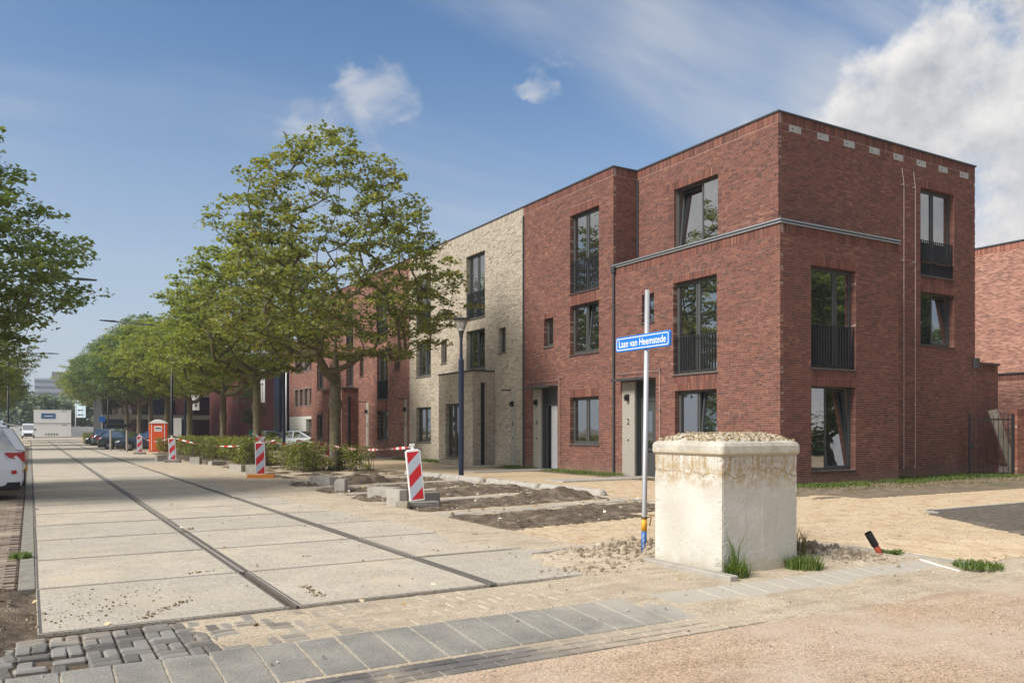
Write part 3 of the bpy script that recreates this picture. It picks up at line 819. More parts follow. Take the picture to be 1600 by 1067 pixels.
# ------------------------------------------------------------------ buildings at the far end
t = thing('brick_building', (20.5, 60, 0), 'red brick block with narrow upright windows and pale ribbed panels at its foot', 'building')
F = front(20.5); m = MB(); hol = []
for z0, z1 in ((3.62, 5.08), (6.57, 7.86)):
    for k in range(9): hol.append((60.4 + 1.48 * k, 61.5 + 1.48 * k, z0, z1))
hol2 = hol + [(66.4, 75.3, 0, 2.72)]
core(m, F, 57.45, 75.3, 0, 9.3, hol2, d=0); m.build('wall', M['tex_red'], t)
m = MB(); m.box(20.95, 32, 57.5, 75.2, .02, 9.2); m.build('rooms', M['interior'], t)
for hh in hol:
    fm = MB(); fbox(fm, F, hh[0] - .05, hh[0], -.04, .06, hh[2] - .05, hh[3] + .05); fbox(fm, F, hh[1], hh[1] + .05, -.04, .06, hh[2] - .05, hh[3] + .05); fbox(fm, F, hh[0], hh[1], -.04, .06, hh[2] - .05, hh[2]); fbox(fm, F, hh[0], hh[1], -.04, .06, hh[3], hh[3] + .05)
    fbox(fm, F, (hh[0] + hh[1]) / 2 - .04, (hh[0] + hh[1]) / 2 + .04, .1, .16, hh[2], hh[3])
    w = fm.build('window', M['concrete_dark'], t); g = MB(); fbox(g, F, hh[0], hh[1], .2, .22, hh[2], hh[3]); g.build('pane', M['glass'], w)
M['panel'] = mat('panel', base=(.56, .55, .50), rough=.5)
for k in range(10):
    z = .02 + .27 * k; a = 66.42 if k > 8 else 70.1
    m = MB(); m.hexa([F(a, .05, z), F(75.28, .05, z), F(75.28, .3, z), F(a, .3, z), F(a, -.0, z + .25), F(75.28, -.0, z + .25), F(75.28, .3, z + .25), F(a, .3, z + .25)]); m.build('cladding_panel', M['panel'], t)
m = MB(); fbox(m, F, 66.42, 70.05, .26, .32, .02, 2.40); w = m.build('window', M['window_frame'], t)
for a, b in ((66.5, 68.2), (68.3, 69.9)):
    g = MB(); fbox(g, F, a, b, .24, .259, .1, 2.3); g.build('pane', M['glass'], w)
m = MB(); m.box(20.45, 32, 57.5, 75.35, 9.3, 9.4); m.build('roof', M['anthracite'], t)
m = MB(); m.box(19.75, 24, 75.9, 78, 0, 9.0); m.build('cladding', M['navy'], t)

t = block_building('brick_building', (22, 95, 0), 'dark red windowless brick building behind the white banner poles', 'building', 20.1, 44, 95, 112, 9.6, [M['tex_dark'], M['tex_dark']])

t = thing('office_building', (18, 118, 0), 'dark glass office with grey floor bands seen between the street trees', 'office')
m = MB(); m.box(8.0, 40, 118.3, 136, .02, 9.2); m.build('rooms', M['interior'], t)
for k in range(3):
    m = MB(); m.box(7.9, 40, 118.0, 118.3, 2.9 + 3.1 * k, 3.5 + 3.1 * k); m.build('floor_band', M['concrete_dark'], t)
    for j in range(12):
        g = MB(); x = 8.0 + 2.65 * j; g.box(x + .05, x + 2.6, 118.1, 118.16, (3.5 + 3.1 * (k - 1)) if k else .1, 2.9 + 3.1 * k); g.build('pane', M['glass'] if (j + k) % 3 else M['navy'], t)
m = MB(); m.box(7.9, 40.1, 118, 136, 9.7, 9.9); m.build('roof', M['anthracite'], t)

t = thing('apartment_tower', (8, 460, 0), 'pale apartment tower far beyond the end of the street', 'tower')
M['tower'] = mat('tower', base=(.50, .52, .55), rough=.7); M['tower_band'] = mat('tower_band', base=(.20, .23, .27), rough=.4)
m = MB(); m.box(1.5, 30, 460, 476, 0, 26.5); m.build('wall', M['tower'], t)
for k in range(9):
    b = MB(); b.box(1.6, 29.9, 459.85, 459.99, 1.2 + 2.9 * k, 2.5 + 2.9 * k); b.build('window_band', M['tower_band'], t)
m = MB(); m.box(9, 16, 462, 472, 26.5, 30); m.build('roof_house', M['concrete_dark'], t)

# ------------------------------------------------------------------ ground
def smooth(a, b, x):
    t_ = min(max((x - a) / (b - a), 0), 1); return t_ * t_ * (3 - 2 * t_)
def nz(x, y, s, seed=0.0): return noise.noise(Vector((x * s + seed, y * s - seed * .7, seed * 1.3)))
def fbm(x, y, s, seed=0.0, o=4): return noise.fractal(Vector((x * s + seed, y * s, seed)), .9, 2.1, o)


M['sand'] = grainy('sand', (.46, .375, .27), (.545, .455, .34), 2.5, 90, bst=.7, bd=.015, stain=(.36, .285, .205), stain_scale=.9, stain_lo=.50, stain_hi=.72, grit=70, gst=.45, track=(.9, 6.5, 1))
M['soil'] = grainy('soil', (.105, .078, .055), (.17, .13, .092), 7, 60, bst=.9, bd=.03, stain=(.27, .215, .155), stain_scale=2.6, stain_lo=.46, stain_hi=.66, grit=38, gst=.5)
M['soil_grey'] = grainy('soil_grey', (.11, .093, .075), (.18, .15, .12), 12, 60, bst=.9, bd=.03, stain=(.23, .19, .145), stain_scale=2.0)
M['earth'] = grainy('earth', (.15, .115, .078), (.235, .185, .13), 3, 40, bst=.6, bd=.02, stain=(.10, .11, .05), stain_scale=.5)
M['verge'] = grainy('verge', (.05, .075, .02), (.10, .13, .04), 3, 30)
M['asphalt'] = grainy('asphalt', (.44, .315, .215), (.51, .385, .275), 1.2, 55, rough=.9, bst=.9, bd=.012, stain=(.53, .44, .35), stain_scale=.55, stain_lo=.42, stain_hi=.68, grit=95, gst=.75, track=(.5, 4.0, 1))
M['slab'] = grainy('slab', (.43, .375, .30), (.495, .44, .36), 1.6, 75, bst=.45, bd=.006, stain=(.50, .415, .30), stain_scale=.8, stain_lo=.48, stain_hi=.72, grit=80, gst=.5)
M['slab_b'] = grainy('slab_b', (.40, .355, .29), (.46, .415, .345), 2.1, 80, bst=.45, bd=.006, stain=(.46, .385, .285), stain_scale=.7, stain_lo=.48, stain_hi=.72, grit=80, gst=.5)
def dusty(N, c, x0, x1, base=.0, sand=(.47, .39, .29)):
    p = pos(N); x = N.n('ShaderNodeSeparateXYZ', {0: p}).outputs[0]
    q = N.math('ADD', x, N.math('MULTIPLY', N.math('SUBTRACT', N.noise(p, 1.6, 6, .68), .5), 3.2))
    k = N.math('MULTIPLY', N.smooth(q, x0, x1), .92)
    return N.mix(k, c, N.mix(N.noise(p, 45, 4, .7), (sand[0] * .75, sand[1] * .74, sand[2] * .72), (sand[0] * 1.2, sand[1] * 1.2, sand[2] * 1.2)))


def kerbfn(N, b):
    p = pos(N); a = N.noise(p, 2.2, 5, .6); f = N.noise(p, 95, 4, .7)
    c = N.mix(N.smooth(a, .3, .7), (.17, .162, .145), (.25, .235, .205))
    c = N.mix(N.math('MULTIPLY', N.smooth(f, .45, .62), .6), c, N.mix(1.0, c, (1.7, 1.68, 1.6), 'MULTIPLY')); c = N.mix(N.math('MULTIPLY', N.smooth(f, .5, .3), .5), c, N.mix(1.0, c, (.5, .5, .5), 'MULTIPLY'))
    sp = N.smooth(N.noise(p, 2.6, 2, .4), .74, .77); c = N.mix(N.math('MULTIPLY', sp, .75), c, (.05, .035, .025))
    setc(N, b, dusty(N, c, 3.3, 5.6, sand=(.44, .395, .33))); bump(N, b, f, .5, .004)
M['kerb_old'] = grainy('kerb', (.185, .175, .155), (.265, .25, .22), 2.2, 110, bst=.4, bd=.004, stain=(.44, .385, .31), stain_scale=1.1, stain_lo=.52, stain_hi=.74)
M['kerb'] = mat('kerb', kerbfn, rough=.85, spec=.25)


def paverfn(ramp, dust=(.44, .36, .265), amt=.8, lo=.44, hi=.66, sc=1.1, single=True, dx=None):
    def fn(N, b):
        p = pos(N); r = orand(N) if single else island(N)
        c = N.ramp(r, ramp); f = N.noise(p, 130, 3, .65)
        c = N.mix(N.math('MULTIPLY', N.smooth(f, .45, .7), .45), c, N.mix(1.0, c, (1.6, 1.6, 1.55), 'MULTIPLY'))
        d = N.smooth(N.noise(p, sc, 5, .6), lo, hi)
        c = N.mix(N.math('MULTIPLY', d, amt), c, dust)
        if dx: c = dusty(N, c, *dx)
        setc(N, b, c); bump(N, b, f, .7, .006)
    return fn


GREY = [(0, (.085, .08, .073)), (.5, (.15, .143, .13)), (1, (.24, .228, .205))]
DARK = [(0, (.085, .08, .078)), (1, (.15, .14, .135))]
YEL = [(0, (.36, .25, .15)), (.5, (.46, .34, .21)), (1, (.53, .41, .28))]
BRN = [(0, (.15, .11, .085)), (1, (.25, .20, .16))]
M['cobble'] = mat('cobble', paverfn(GREY, lo=.5, hi=.7, amt=.6, dx=(.4, 3.4)), rough=.8, spec=.3)
M['dark_paver'] = mat('dark_paver', paverfn(DARK, lo=.46, hi=.66, amt=.7, dx=(2.2, 5.0)), rough=.8, spec=.3)
M['path_paver'] = mat('path_paver', paverfn(YEL, dust=(.54, .43, .295), amt=.75, lo=.36, hi=.6, sc=2.0), rough=.9, spec=.2)
M['path_pavers'] = mat('path_pavers', paverfn(YEL, dust=(.54, .43, .295), amt=.75, lo=.36, hi=.6, sc=2.0, single=False), rough=.9, spec=.2)
M['path_sand'] = grainy('path_sand', (.43, .325, .205), (.51, .40, .265), 3, 120, bst=.5, bd=.006)
M['brown_paver'] = mat('brown_paver', paverfn(BRN, lo=.45, hi=.7), rough=.85, spec=.25)
M['steel_edge'] = mat('steel_edge', base=(.125, .11, .095), rough=.65, metal=.2)

m = MB(); m.quad((-700, -700, -.16), (900, -700, -.16), (900, 1200, -.16), (-700, 1200, -.16)); kind(m.build('ground', M['earth']))
m = MB()
m.quad((-150, -9, -.075), (150, -9, -.075), (150, 4.868, -.075), (-150, 4.868, -.075)); kind(m.build('street', M['asphalt']))


BAYS = ((10.7, 13.15), (13.95, 15.85), (16.65, 18.5), (19.3, 21.1), (21.9, 23.8))
def sand_z(x, y):
    n1 = nz(x, y, .55, 3.1); n2 = nz(x, y, 2.3, 9.7); n3 = nz(x, y, 7, 1.7)
    if y < 5.24:
        tp = -.066 + .004 * (y - 4.925) / .106
        cov = smooth(4.2, 5.6, x + .9 * n1 + .5 * n2); e = smooth(4.70, 4.98, y + .10 * n1 + .06 * n2 + .03 * n3)
        z = (-.092 + .022 * e) if x < 3.2 else -.092 + (.022 + .020 * cov) * e
        z += .004 * n3 * e * cov; q = smooth(9.15, 9.5, x) * smooth(4.85, 5.35, y)
        return z + (.004 - z) * q
    if y < 6.0:
        tp = -.031 + (y - 5.625) * .0804
        cov = smooth(4.0, 5.8, x + .9 * n1 + .6 * n2 + .3 * n3) * (1 - .97 * smooth(4.9, 5.5, x) * smooth(5.40, 5.75, y + .22 * n1 + .1 * n2) * (1 - smooth(9.0, 9.4, x)))
        z = tp - .006 + .014 * cov + .003 * n3 * cov; q = smooth(9.15, 9.5, x) * smooth(4.85, 5.35, y)
        return z + (.004 - z) * q
    elif y < 7.09:
        base = -.017 + .003 * n2 + .004 * nz(x, y, 5, 5.5) + .012 * smooth(4.2, 5.6, x + .6 * n1); cov = smooth(.5, 1.2, x + .6 * n1 + .3 * n2); lo = -.085
    else:
        base = 0; cov = smooth(4.3, 5.7, x + .5 * n1 + .25 * n2 + .05 * (y - 7)); lo = -.06
    z = base + lo + (.008 - lo) * cov
    z += (.010 * n2 + .006 * n3) * smooth(4.6, 6.2, x)
    if y > 9: 
        t_ = y - .15 * (x - 6.25)
        for b0, b1 in BAYS: z -= .09 * smooth(b0 + .02, b0 + .22, t_) * smooth(b1 - .02, b1 - .22, t_) * smooth(6.3, 6.55, x) * smooth(11.3, 11.1, x)
    # churned sandy earth round the block
    for cx_, cy_, rx_, ry_, hh in ((6.15, 8.1, 1.0, .7, .10), (6.9, 8.3, .6, .7, .09), (8.1, 7.0, .8, .6, .14), (8.5, 6.4, .55, .45, .06), (7.75, 7.6, .6, .6, .10)):
        q = ((x - cx_) / rx_) ** 2 + ((y - cy_) / ry_) ** 2
        if q < 1.6: z += max(0, 1 - q / 1.6) * (hh * .6 + .6 * hh * (fbm(x, y, 6, 4.4) + .5 * n3))
    return z


def hfield(mb, x0, x1, y0, y1, res, zf):
    nx, ny = max(1, int((x1 - x0) / res)), max(1, int((y1 - y0) / res)); n = len(mb.v)
    for j in range(ny + 1):
        for i in range(nx + 1):
            x, y = x0 + (x1 - x0) * i / nx, y0 + (y1 - y0) * j / ny; mb.v.append((x, y, zf(x, y)))
    for j in range(ny):
        for i in range(nx):
            a = n + j * (nx + 1) + i; mb.f.append((a, a + 1, a + nx + 2, a + nx + 1)); mb.m.append(0)


m = MB(); hfield(m, -1.6, 12, 4.62, 15.96, .06, sand_z)
hfield(m, 4.0, 12, 15.96, 40, .3, sand_z)
m.quad((4.0, 40, -.01), (12, 40, -.01), (12, 300, -.01), (4.0, 300, -.01))
m.quad((12, 4.86, -.012), (80, 4.86, -.012), (80, 60, -.012), (12, 60, -.012)); m.quad((12, 60, -.012), (80, 60, -.012), (80, 300, -.012), (12, 300, -.012))
m.quad((-60, 4.86, -.02), (-1.6, 4.86, -.02), (-1.6, 300, -.02), (-60, 300, -.02)); m.quad((-1.6, 15.96, -.07), (4.0, 15.96, -.07), (4.0, 300, -.07), (-1.6, 300, -.07))
kind(m.build('sandy_ground', M['sand'], smooth=True))

# concrete slab road: a bed with steel strips and every slab on it
m = MB(); m.box(-.02, 6.02, 7.08, 170, -.155, -.035); [m.box(x - .0085, x + .0085, 9.2, 129, -.035, -.002, 1) for x in (2.0, 4.0)]; road = kind(m.build('road', [M['soil'], M['slab']]))
sl = []
for k in range(3):
    mm = MB(); rg = lambda i, z: [(-.955 + i, -.994 + i, z), (.955 - i, -.994 + i, z), (.955 - i, .994 - i, z), (-.955 + i, .994 - i, z)]
    mm.loft([rg(0, -.03), rg(0, -.004), rg(.004, -.001)], 0); mm.loft([rg(.004, -.001), rg(.026 + .004 * k, 0)], 1); mm.poly(rg(.026 + .004 * k, 0), 0)
    sl.append(mm.mesh('concrete_slab', [[M['slab'], M['slab_b'], M['slab']][k], M['steel_edge']]))
ss = MB(); ss.bbox(-.0145, .0145, -.99, .99, -.03, .004, .004); sme = ss.mesh('steel_strip', M['steel_edge'])
rr = random.Random(5)
for j in range(60):
    y = 8.16 + 2.02 * j
    for i in range(3):
        place(sl[rr.choice((0, 0, 1, 2))], 'concrete_slab', road, (1.0 + 2.0 * i, y + rr.uniform(-.006, .006), rr.uniform(-.004, .003)), (R(rr.uniform(-.10, .10)), R(rr.uniform(-.10, .10)), R(rr.uniform(-.12, .12))))
    for x in (2.0, 4.0):
        for dx in ((.024,) if j == 0 and x == 2.0 else (-.024, .024)):
            place(sme, 'steel_strip', road, (x + dx + rr.uniform(-.004, .004), y, 0.001), (0, 0, R(rr.uniform(-.1, .1))))
# road beyond the slabs
m = MB(); m.quad((-.5, 129.4, .0), (6.5, 129.4, .0), (6.5, 290, 0), (-.5, 290, 0)); kind(m.build('far_road', M['slab']))
m = MB(); m.box(-6, 24, 169, 172, -.1, .02); kind(m.build('cross_road', M['sand']))
# left edge: narrow kerb and parking pavers, bare earth in the corner
m = MB(); m.box(-.11, .035, 9.2, 90, -.1, .006); kind(m.build('edge_kerb', M['concrete_dark']))
m = MB(); m.quad((-6.5, 9.3, -.012), (-.12, 9.3, -.012), (-.12, 90, -.012), (-6.5, 90, -.012)); pk = kind(m.build('parking_bay', M['soil']))
bm_ = MB(); bm_.bbox(-.099, .099, -.049, .049, -.03, .0, .005); bme = bm_.mesh('paver', M['brown_paver'])
n = 0
for j in range(130):
    for i in range(2 if j > 40 else 3):
        y = 9.36 + .103 * j
        place(bme, 'paver', pk, (-.235 - .204 * i - (.1 if j % 2 else 0), y, .006 + rr.uniform(-.006, .006)), (R(rr.uniform(-1, 1)), R(rr.uniform(-1, 1)), R(rr.uniform(-1.5, 1.5))))
m = MB(); hfield(m, -3, .05, 5.98, 9.28, .045, lambda x, y: -.052 + (.062 + .06 * fbm(x, y, 2.2, 6.2) + .035 * fbm(x, y, 7, 2.2)) * smooth(.03, -.22, x + .16 * nz(x, y, 2.6, 4.0)) * smooth(6.0, 6.9, y + .5 * nz(x, y, 1.7, 8.0) + .25 * x))
kind(m.build('bare_earth', M['soil'], smooth=True))

# cobble strip in front of the slabs
m = MB(); m.quad((-2.5, 6.0, -.034), (.7, 6.0, -.034), (.7, 7.08, -.034), (-2.5, 7.08, -.034)); cb = kind(m.build('cobble_strip', M['soil']))
cm = []
for k in range(4):
    q = MB(); q.bbox(-.099, .099, -.0475, .0475, -.06, 0, .009 + .002 * k); q.xf(Matrix.Rotation(R(.4 * k), 4, 'X')); cm.append(q.mesh('cobble', M['cobble']))
for bi in range(31):
    for bj in range(5):
        x, y = -1.05 + .212 * bi, 6.12 + .212 * bj
        wild = max(0, (.35 - x)) * 1.4 + .12
        hor = (bi + bj) % 2
        for k in (-1, 1):
            if x < .6 and rr.random() < .13: continue
            ox, oy = (0, .053 * k) if hor else (.053 * k, 0)
            place(cm[rr.randrange(4)], 'cobble', cb, (x + ox + rr.uniform(-.010, .010) * wild * 2, y + oy + rr.uniform(-.010, .010) * wild * 2, rr.uniform(-.012, .003) * (1 + wild) - (.004 if x > 1 else 0)),
                  (R(rr.uniform(-3, 3) * (wild + .25)), R(rr.uniform(-3, 3) * (wild + .25)), R((0 if hor else 90) + rr.uniform(-9, 9) * wild)))

# sloping kerb tiles and the dark paver rows along the red street
m = MB(); m.hexa([(-8, 4.87, -.13), (9.3, 4.87, -.13), (9.3, 6.0, -.13), (-8, 6.0, -.13), (-8, 4.87, -.098), (9.3, 4.87, -.098), (9.3, 6.0, -.04), (-8, 6.0, -.04)]); kb = kind(m.build('kerb', M['sand']))
km = []
for k in range(3):
    q = MB(); q.bbox(-.146, .146, -.365, .365, -.04, 0, .006); km.append(q.mesh('kerb_tile', M['kerb']))
for i in range(58):
    x = -7.9 + .3015 * i + .07
    if x > 9.1: break
    place(km[i % 3], 'kerb_tile', kb, (x, 5.625, -.031 + rr.uniform(-.003, .003)), (R(4.6 + rr.uniform(-.4, .4)), R(rr.uniform(-.4, .4)), R(rr.uniform(-.3, .3))))
dm = MB(); dm.bbox(-.104, .104, -.049, .049, -.05, 0, .005); dme = dm.mesh('paver', M['dark_paver'])
for rw in range(3):
    for i in range(48):
        x = -3.3 + .2135 * i + (.1 if rw % 2 else 0)
        place(dme, 'paver', kb, (x, 4.925 + .106 * rw, -.066 + .004 * rw + rr.uniform(-.003, .002)), (R(rr.uniform(-1, 1)), R(rr.uniform(-1, 1)), R(rr.uniform(-.8, .8))))

# footpath of yellow pavers under sand
def in_bed(x, y): return y < 9.2 and x > 12.4 + (y - 6.5) * .654
def in_path(x, y):
    if 5.5 < y < 11.75 and 9.42 < x < 14.2: return not in_bed(x, y)
    if x >= 14.2 and 9.32 < y < 11.75 - (x - 14.2) * .03: return x < 40
    if 11.85 < x < 15.95 and 11.75 <= y < 57: return True
    return False
def in_sanded(x, y): return 6.3 < x < 11.9 and 8.7 < y < 10.75 + .15 * (x - 6.3)
m = MB()
for (a, b, c, d) in ((9.36, 9.42 + 2.2, 5.42, 11.75), (11.62, 14.2, 9.2, 11.75), (14.2, 40, 9.2, 11.75), (11.82, 15.98, 11.75, 57.4)):
    m.quad((a, c, .006), (b, c, .006), (b, d, .006), (a, d, .006))
m.poly([(11.62, 5.42, .006), (11.72, 5.42, .006), (14.2, 9.2, .006), (11.62, 9.2, .006)])
fp = kind(m.build('footpath', M['path_sand']))
pm_ = MB(); pm_.bbox(-.024, .024, -.0985, .0985, -.02, 0, .004); pme = pm_.mesh('paver', M['path_paver'])
cand = []
for i in range(int((24 - 6.3) / .053)):
    off = rr.random() * .2
    for j in range(int((19 - 5.2) / .2035)):
        x, y = 6.3 + .053 * i, 5.25 + .2035 * j + off
        if x > 16 and y > 12: continue
        ip = in_path(x, y)
        if ip or in_sanded(x, y): cand.append((x * .5068 + y * .8621, x, y, ip))
cand.sort()
pst = MB()
for q, (dd, x, y, ip) in enumerate(cand):
    z = (.018 if ip else .0135) + rr.uniform(-.003, .003)
    if ip and sum(1 for _ in ()) == 0 and q < 10 ** 9 and len(fp.children) < 300 and x > 9.4 and (x * .8621 - y * .5068) / dd < .63:
        place(pme, 'paver', fp, (x, y, z), (R(rr.uniform(-.8, .8)), R(rr.uniform(-1.2, 1.2)), R(rr.uniform(-1, 1))))
    else:
        pst.box(x - .024, x + .024, y - .0985, y + .0985, z - .02, z, skip=(0,))
kind(pst.build('paver_field', M['path_pavers'], fp), 'stuff')

# parking bays: dark dug soil between sandy bands, each band edged by a concrete strip
def bay(y0, y1, seed, mound=None):
    mb = MB(); x0, x1 = 6.25, 11.35
    def zf(x, y):
        e = min(x - x0, x1 - x, y - y0, y1 - y)
        z = -.045 + .07 * smooth(0, .34, e + .26 * nz(x, y, 1.9, seed) + .08 * nz(x, y, 6, seed)) + (.06 * fbm(x, y, 1.5, seed, 6) + .045 * fbm(x, y, 4.5, seed + 3, 4)) * smooth(.02, .45, e)
        if mound:
            q = ((x - mound[0]) / mound[2]) ** 2 + ((y - mound[1]) / mound[3]) ** 2
            z += mound[4] * max(0, 1 - q) * (1 + .35 * fbm(x, y, 3.5, seed + 2))
        return z
    hfield(mb, x0, x1, y0, y1, .06, zf)
    mb.v = [(x, y + .15 * (x - 6.25), z) for x, y, z in mb.v]
    return kind(mb.build('soil_bed', M['soil'], smooth=True))
for k, (a, b, md) in enumerate(((10.7, 13.15, None), (13.95, 15.85, (10.3, 15.0, 1.4, .55, .17)), (16.65, 18.5, (9.8, 17.7, 2.2, .55, .08)), (19.3, 21.1, None), (21.9, 23.8, (8.3, 22.4, 1.0, .6, .22)))):
    bay(a, b, 11.3 + 7 * k, md)
    s = MB(); s.hexa([(6.25, b + .04, -.05), (11.6, b + .84, -.05), (11.6, b + 1.08, -.05), (6.25, b + .28, -.05), (6.25, b + .04, .014), (11.6, b + .84, .018), (11.6, b + 1.08, .018), (6.25, b + .28, .014)])
    kind(s.build('bay_kerb', M['concrete']))
# planted strip under the trees
def strip(name, x0, x1, y0, y1, res, amp, seed, mt, zb=.0, sc=1.4):
    mb = MB(); hfield(mb, x0, x1, y0, y1, res, lambda x, y: zb - .02 + .03 * smooth(0, .3, min(x - x0, x1 - x, y - y0, y1 - y)) + amp * fbm(x, y, sc, seed, 5) * smooth(0, .3, min(x - x0, x1 - x, y - y0, y1 - y)))
    return kind(mb.build(name, mt, smooth=True))
strip('soil_bed', 6.6, 11.7, 25.2, 58, .22, .08, 71, M['soil'])
strip('soil_bed', 15.98, 17.16, 15.3, 57, .12, .04, 33, M['earth'], .012)
strip('soil_bed', 17.0, 27.2, 11.85, 15.1, .12, .045, 41, M['earth'], .012); strip('soil_bed', 22.2, 28.1, 15.1, 16.1, .12, .03, 45, M['earth'], .012); strip('soil_bed', 14.4, 17.1, 11.95, 15.2, .1, .05, 47, M['earth'], .012)
# planting bed at the right with its kerb
mb = MB(); hfield(mb, 0, 1, 0, 1, .016, lambda x, y: 0)
def bedmap(p):
    u, v = p[0], p[1]; y = 4.95 + 4.2 * v; xl = 12.45 + (y - 6.5) * .654; x = xl + (24 - xl) * u ** 1.6
    return (x, y, -.02 + .05 * smooth(0, .05, u) * smooth(1, .96, v) + .04 * fbm(x, y, 3, 8.8, 5) * smooth(0, .04, u) * smooth(1, .95, v))
mb.v = [bedmap(p) for p in mb.v]; kind(mb.build('planting_bed', M['soil_grey'], smooth=True))
mb = MB(); mb.box(14.35, 40, 9.16, 9.26, -.05, .055)
for k in range(6):
    a0, a1 = R(90 + 15 * k), R(105 + 15 * k)
    c_ = (14.55, 8.86)
    P = lambda a, rd: (c_[0] + rd * math.cos(a), c_[1] + rd * math.sin(a))
    p = [P(a0, .40), P(a0, .30), P(a1, .30), P(a1, .40)]; mb.prism(p[::-1], -.05, .055)
kind(mb.build('bed_kerb', M['concrete']))
mb = MB(); mb.box(9.24, 9.34, 5.45, 7.1, -.08, .024); kind(mb.build('path_kerb', M['concrete']))
mb = MB(); mb.hexa([(5.35, 8.62, -.05), (6.75, 8.52, -.05), (6.75, 8.64, -.05), (5.35, 8.74, -.05), (5.35, 8.62, .02), (6.75, 8.52, .075), (6.75, 8.64, .075), (5.35, 8.74, .02)]); kind(mb.build('path_kerb', M['concrete']))
# concrete door paths
for k, (y, x0) in enumerate(((20.35, 13.4), (26.3, 13.6), (29.9, 14.2), (41.2, 14.5))):
    mb = MB(); mb.bbox(x0, 17.15, y - .48, y + .48, -.03, .045, .01); kind(mb.build('door_path', M['concrete']))

# ------------------------------------------------------------------ trees
def leafmat(name, ramp, yellow=.12, trans=.35):
    m = bpy.data.materials.new(name); m.use_nodes = True; t = m.node_tree; t.nodes.clear(); N = NT(t)
    k = island(N); p = objc(N)
    big = N.noise(p, .55, 3)
    c = N.ramp(N.math('ADD', N.math('MULTIPLY', k, .75), N.math('MULTIPLY', N.math('SUBTRACT', big, .38), .9), clamp=True), ramp)
    y = N.math('MULTIPLY', N.smooth(N.noise(p, .85, 2), .615, .70), N.math('GREATER_THAN', island(N), .35))
    c = N.mix(N.math('MULTIPLY', y, yellow), c, (.36, .24, .03))
    d = N.n('ShaderNodeBsdfDiffuse', {0: c}); tr = N.n('ShaderNodeBsdfTranslucent', {0: N.mix(1.0, c, (1.15, 1.25, .55), 'MULTIPLY')})
    g = N.n('ShaderNodeBsdfGlossy', {'Roughness': .6, 'Color': (.8, .9, 1, 1)})
    mx = N.n('ShaderNodeMixShader', {0: trans, 1: d.outputs[0], 2: tr.outputs[0]})
    mx = N.n('ShaderNodeMixShader', {0: .035, 1: mx.outputs[0], 2: g.outputs[0]})
    N.n('ShaderNodeOutputMaterial', {0: mx.outputs[0]}); return m


M['leaf_big'] = leafmat('leaf_big', [(0, (0.103, 0.121, 0.039)), (.5, (0.212, 0.222, 0.062)), (1, (0.367, 0.330, 0.087))], .9, .52)
M['leaf_yel'] = leafmat('leaf_yel', [(0, (0.123, 0.146, 0.034)), (.5, (0.231, 0.257, 0.055)), (1, (0.368, 0.368, 0.078))], .7, .55)
M['leaf_dark'] = leafmat('leaf_dark', [(0, (0.070, 0.109, 0.043)), (.5, (0.125, 0.172, 0.062)), (1, (0.205, 0.244, 0.087))], .12, .5)
M['leaf_hedge'] = leafmat('leaf_hedge', [(0, (0.092, 0.118, 0.026)), (.5, (0.193, 0.210, 0.042)), (1, (0.336, 0.302, 0.059))], .8, .3)
M['leaf_mid'] = leafmat('leaf_mid', [(0, (0.114, 0.137, 0.036)), (.5, (0.217, 0.245, 0.057)), (1, (0.353, 0.353, 0.091))], .85, .55)
M['leaf_left'] = leafmat('leaf_left', [(0, (0.128, 0.169, 0.061)), (.5, (0.223, 0.270, 0.101)), (1, (0.351, 0.392, 0.149))], .12, .55)
M['leaf_far'] = leafmat('leaf_far', [(0, (0.075, 0.105, 0.053)), (1, (0.150, 0.188, 0.075))], .1, .3)


def barkfn(N, b):
    p = objc(N); s = N.n('ShaderNodeMapping', {'Vector': p, 'Scale': (1, 1, .25)}).outputs[0]
    a = N.noise(s, 22, 5, .65); g = N.noise(p, 1.6, 3)
    c = N.mix(N.smooth(a, .35, .65), (.085, .066, .046), (.19, .155, .105)); c = N.mix(N.math('MULTIPLY', N.smooth(g, .42, .66), .6), c, (.13, .13, .06))
    setc(N, b, c); bump(N, b, a, .8, .02)
M['bark'] = mat('bark', barkfn, rough=.95, spec=.15)


def leaves_np(centers, n_each, spread, flat, size, r, droop=.25):
    """many small kite-shaped leaves round the given points -> verts, faces"""
    c = np.repeat(np.asarray(centers), n_each, axis=0); n = len(c)
    d = r.normal(size=(n, 3)); d /= np.linalg.norm(d, axis=1)[:, None]; rad = r.random(n) ** .45
    sp = np.repeat(r.uniform(.65, 1.2, len(centers)), n_each) * spread
    off = d * (rad * sp)[:, None]; off[:, 2] *= flat
    off[:, 2] -= droop * (np.hypot(off[:, 0], off[:, 1]) / spread) ** 2 * spread * .5
    c = c + off
    nrm = np.stack([r.normal(0, .42, n), r.normal(0, .42, n), np.abs(r.normal(1, .25, n))], 1) + off * .5; nrm /= np.linalg.norm(nrm, axis=1)[:, None]
    t = np.cross(nrm, r.normal(size=(n, 3))); t /= np.linalg.norm(t, axis=1)[:, None] + 1e-9; b = np.cross(nrm, t)
    s = (size * r.uniform(.6, 1.3, n))[:, None]
    v = np.empty((n, 4, 3)); v[:, 0] = c - t * s * .55; v[:, 1] = c + b * s * .42 + nrm * s * .06; v[:, 2] = c + t * s * .55 - nrm * s * .16; v[:, 3] = c - b * s * .42 + nrm * s * .06
    return v.reshape(-1, 3), n


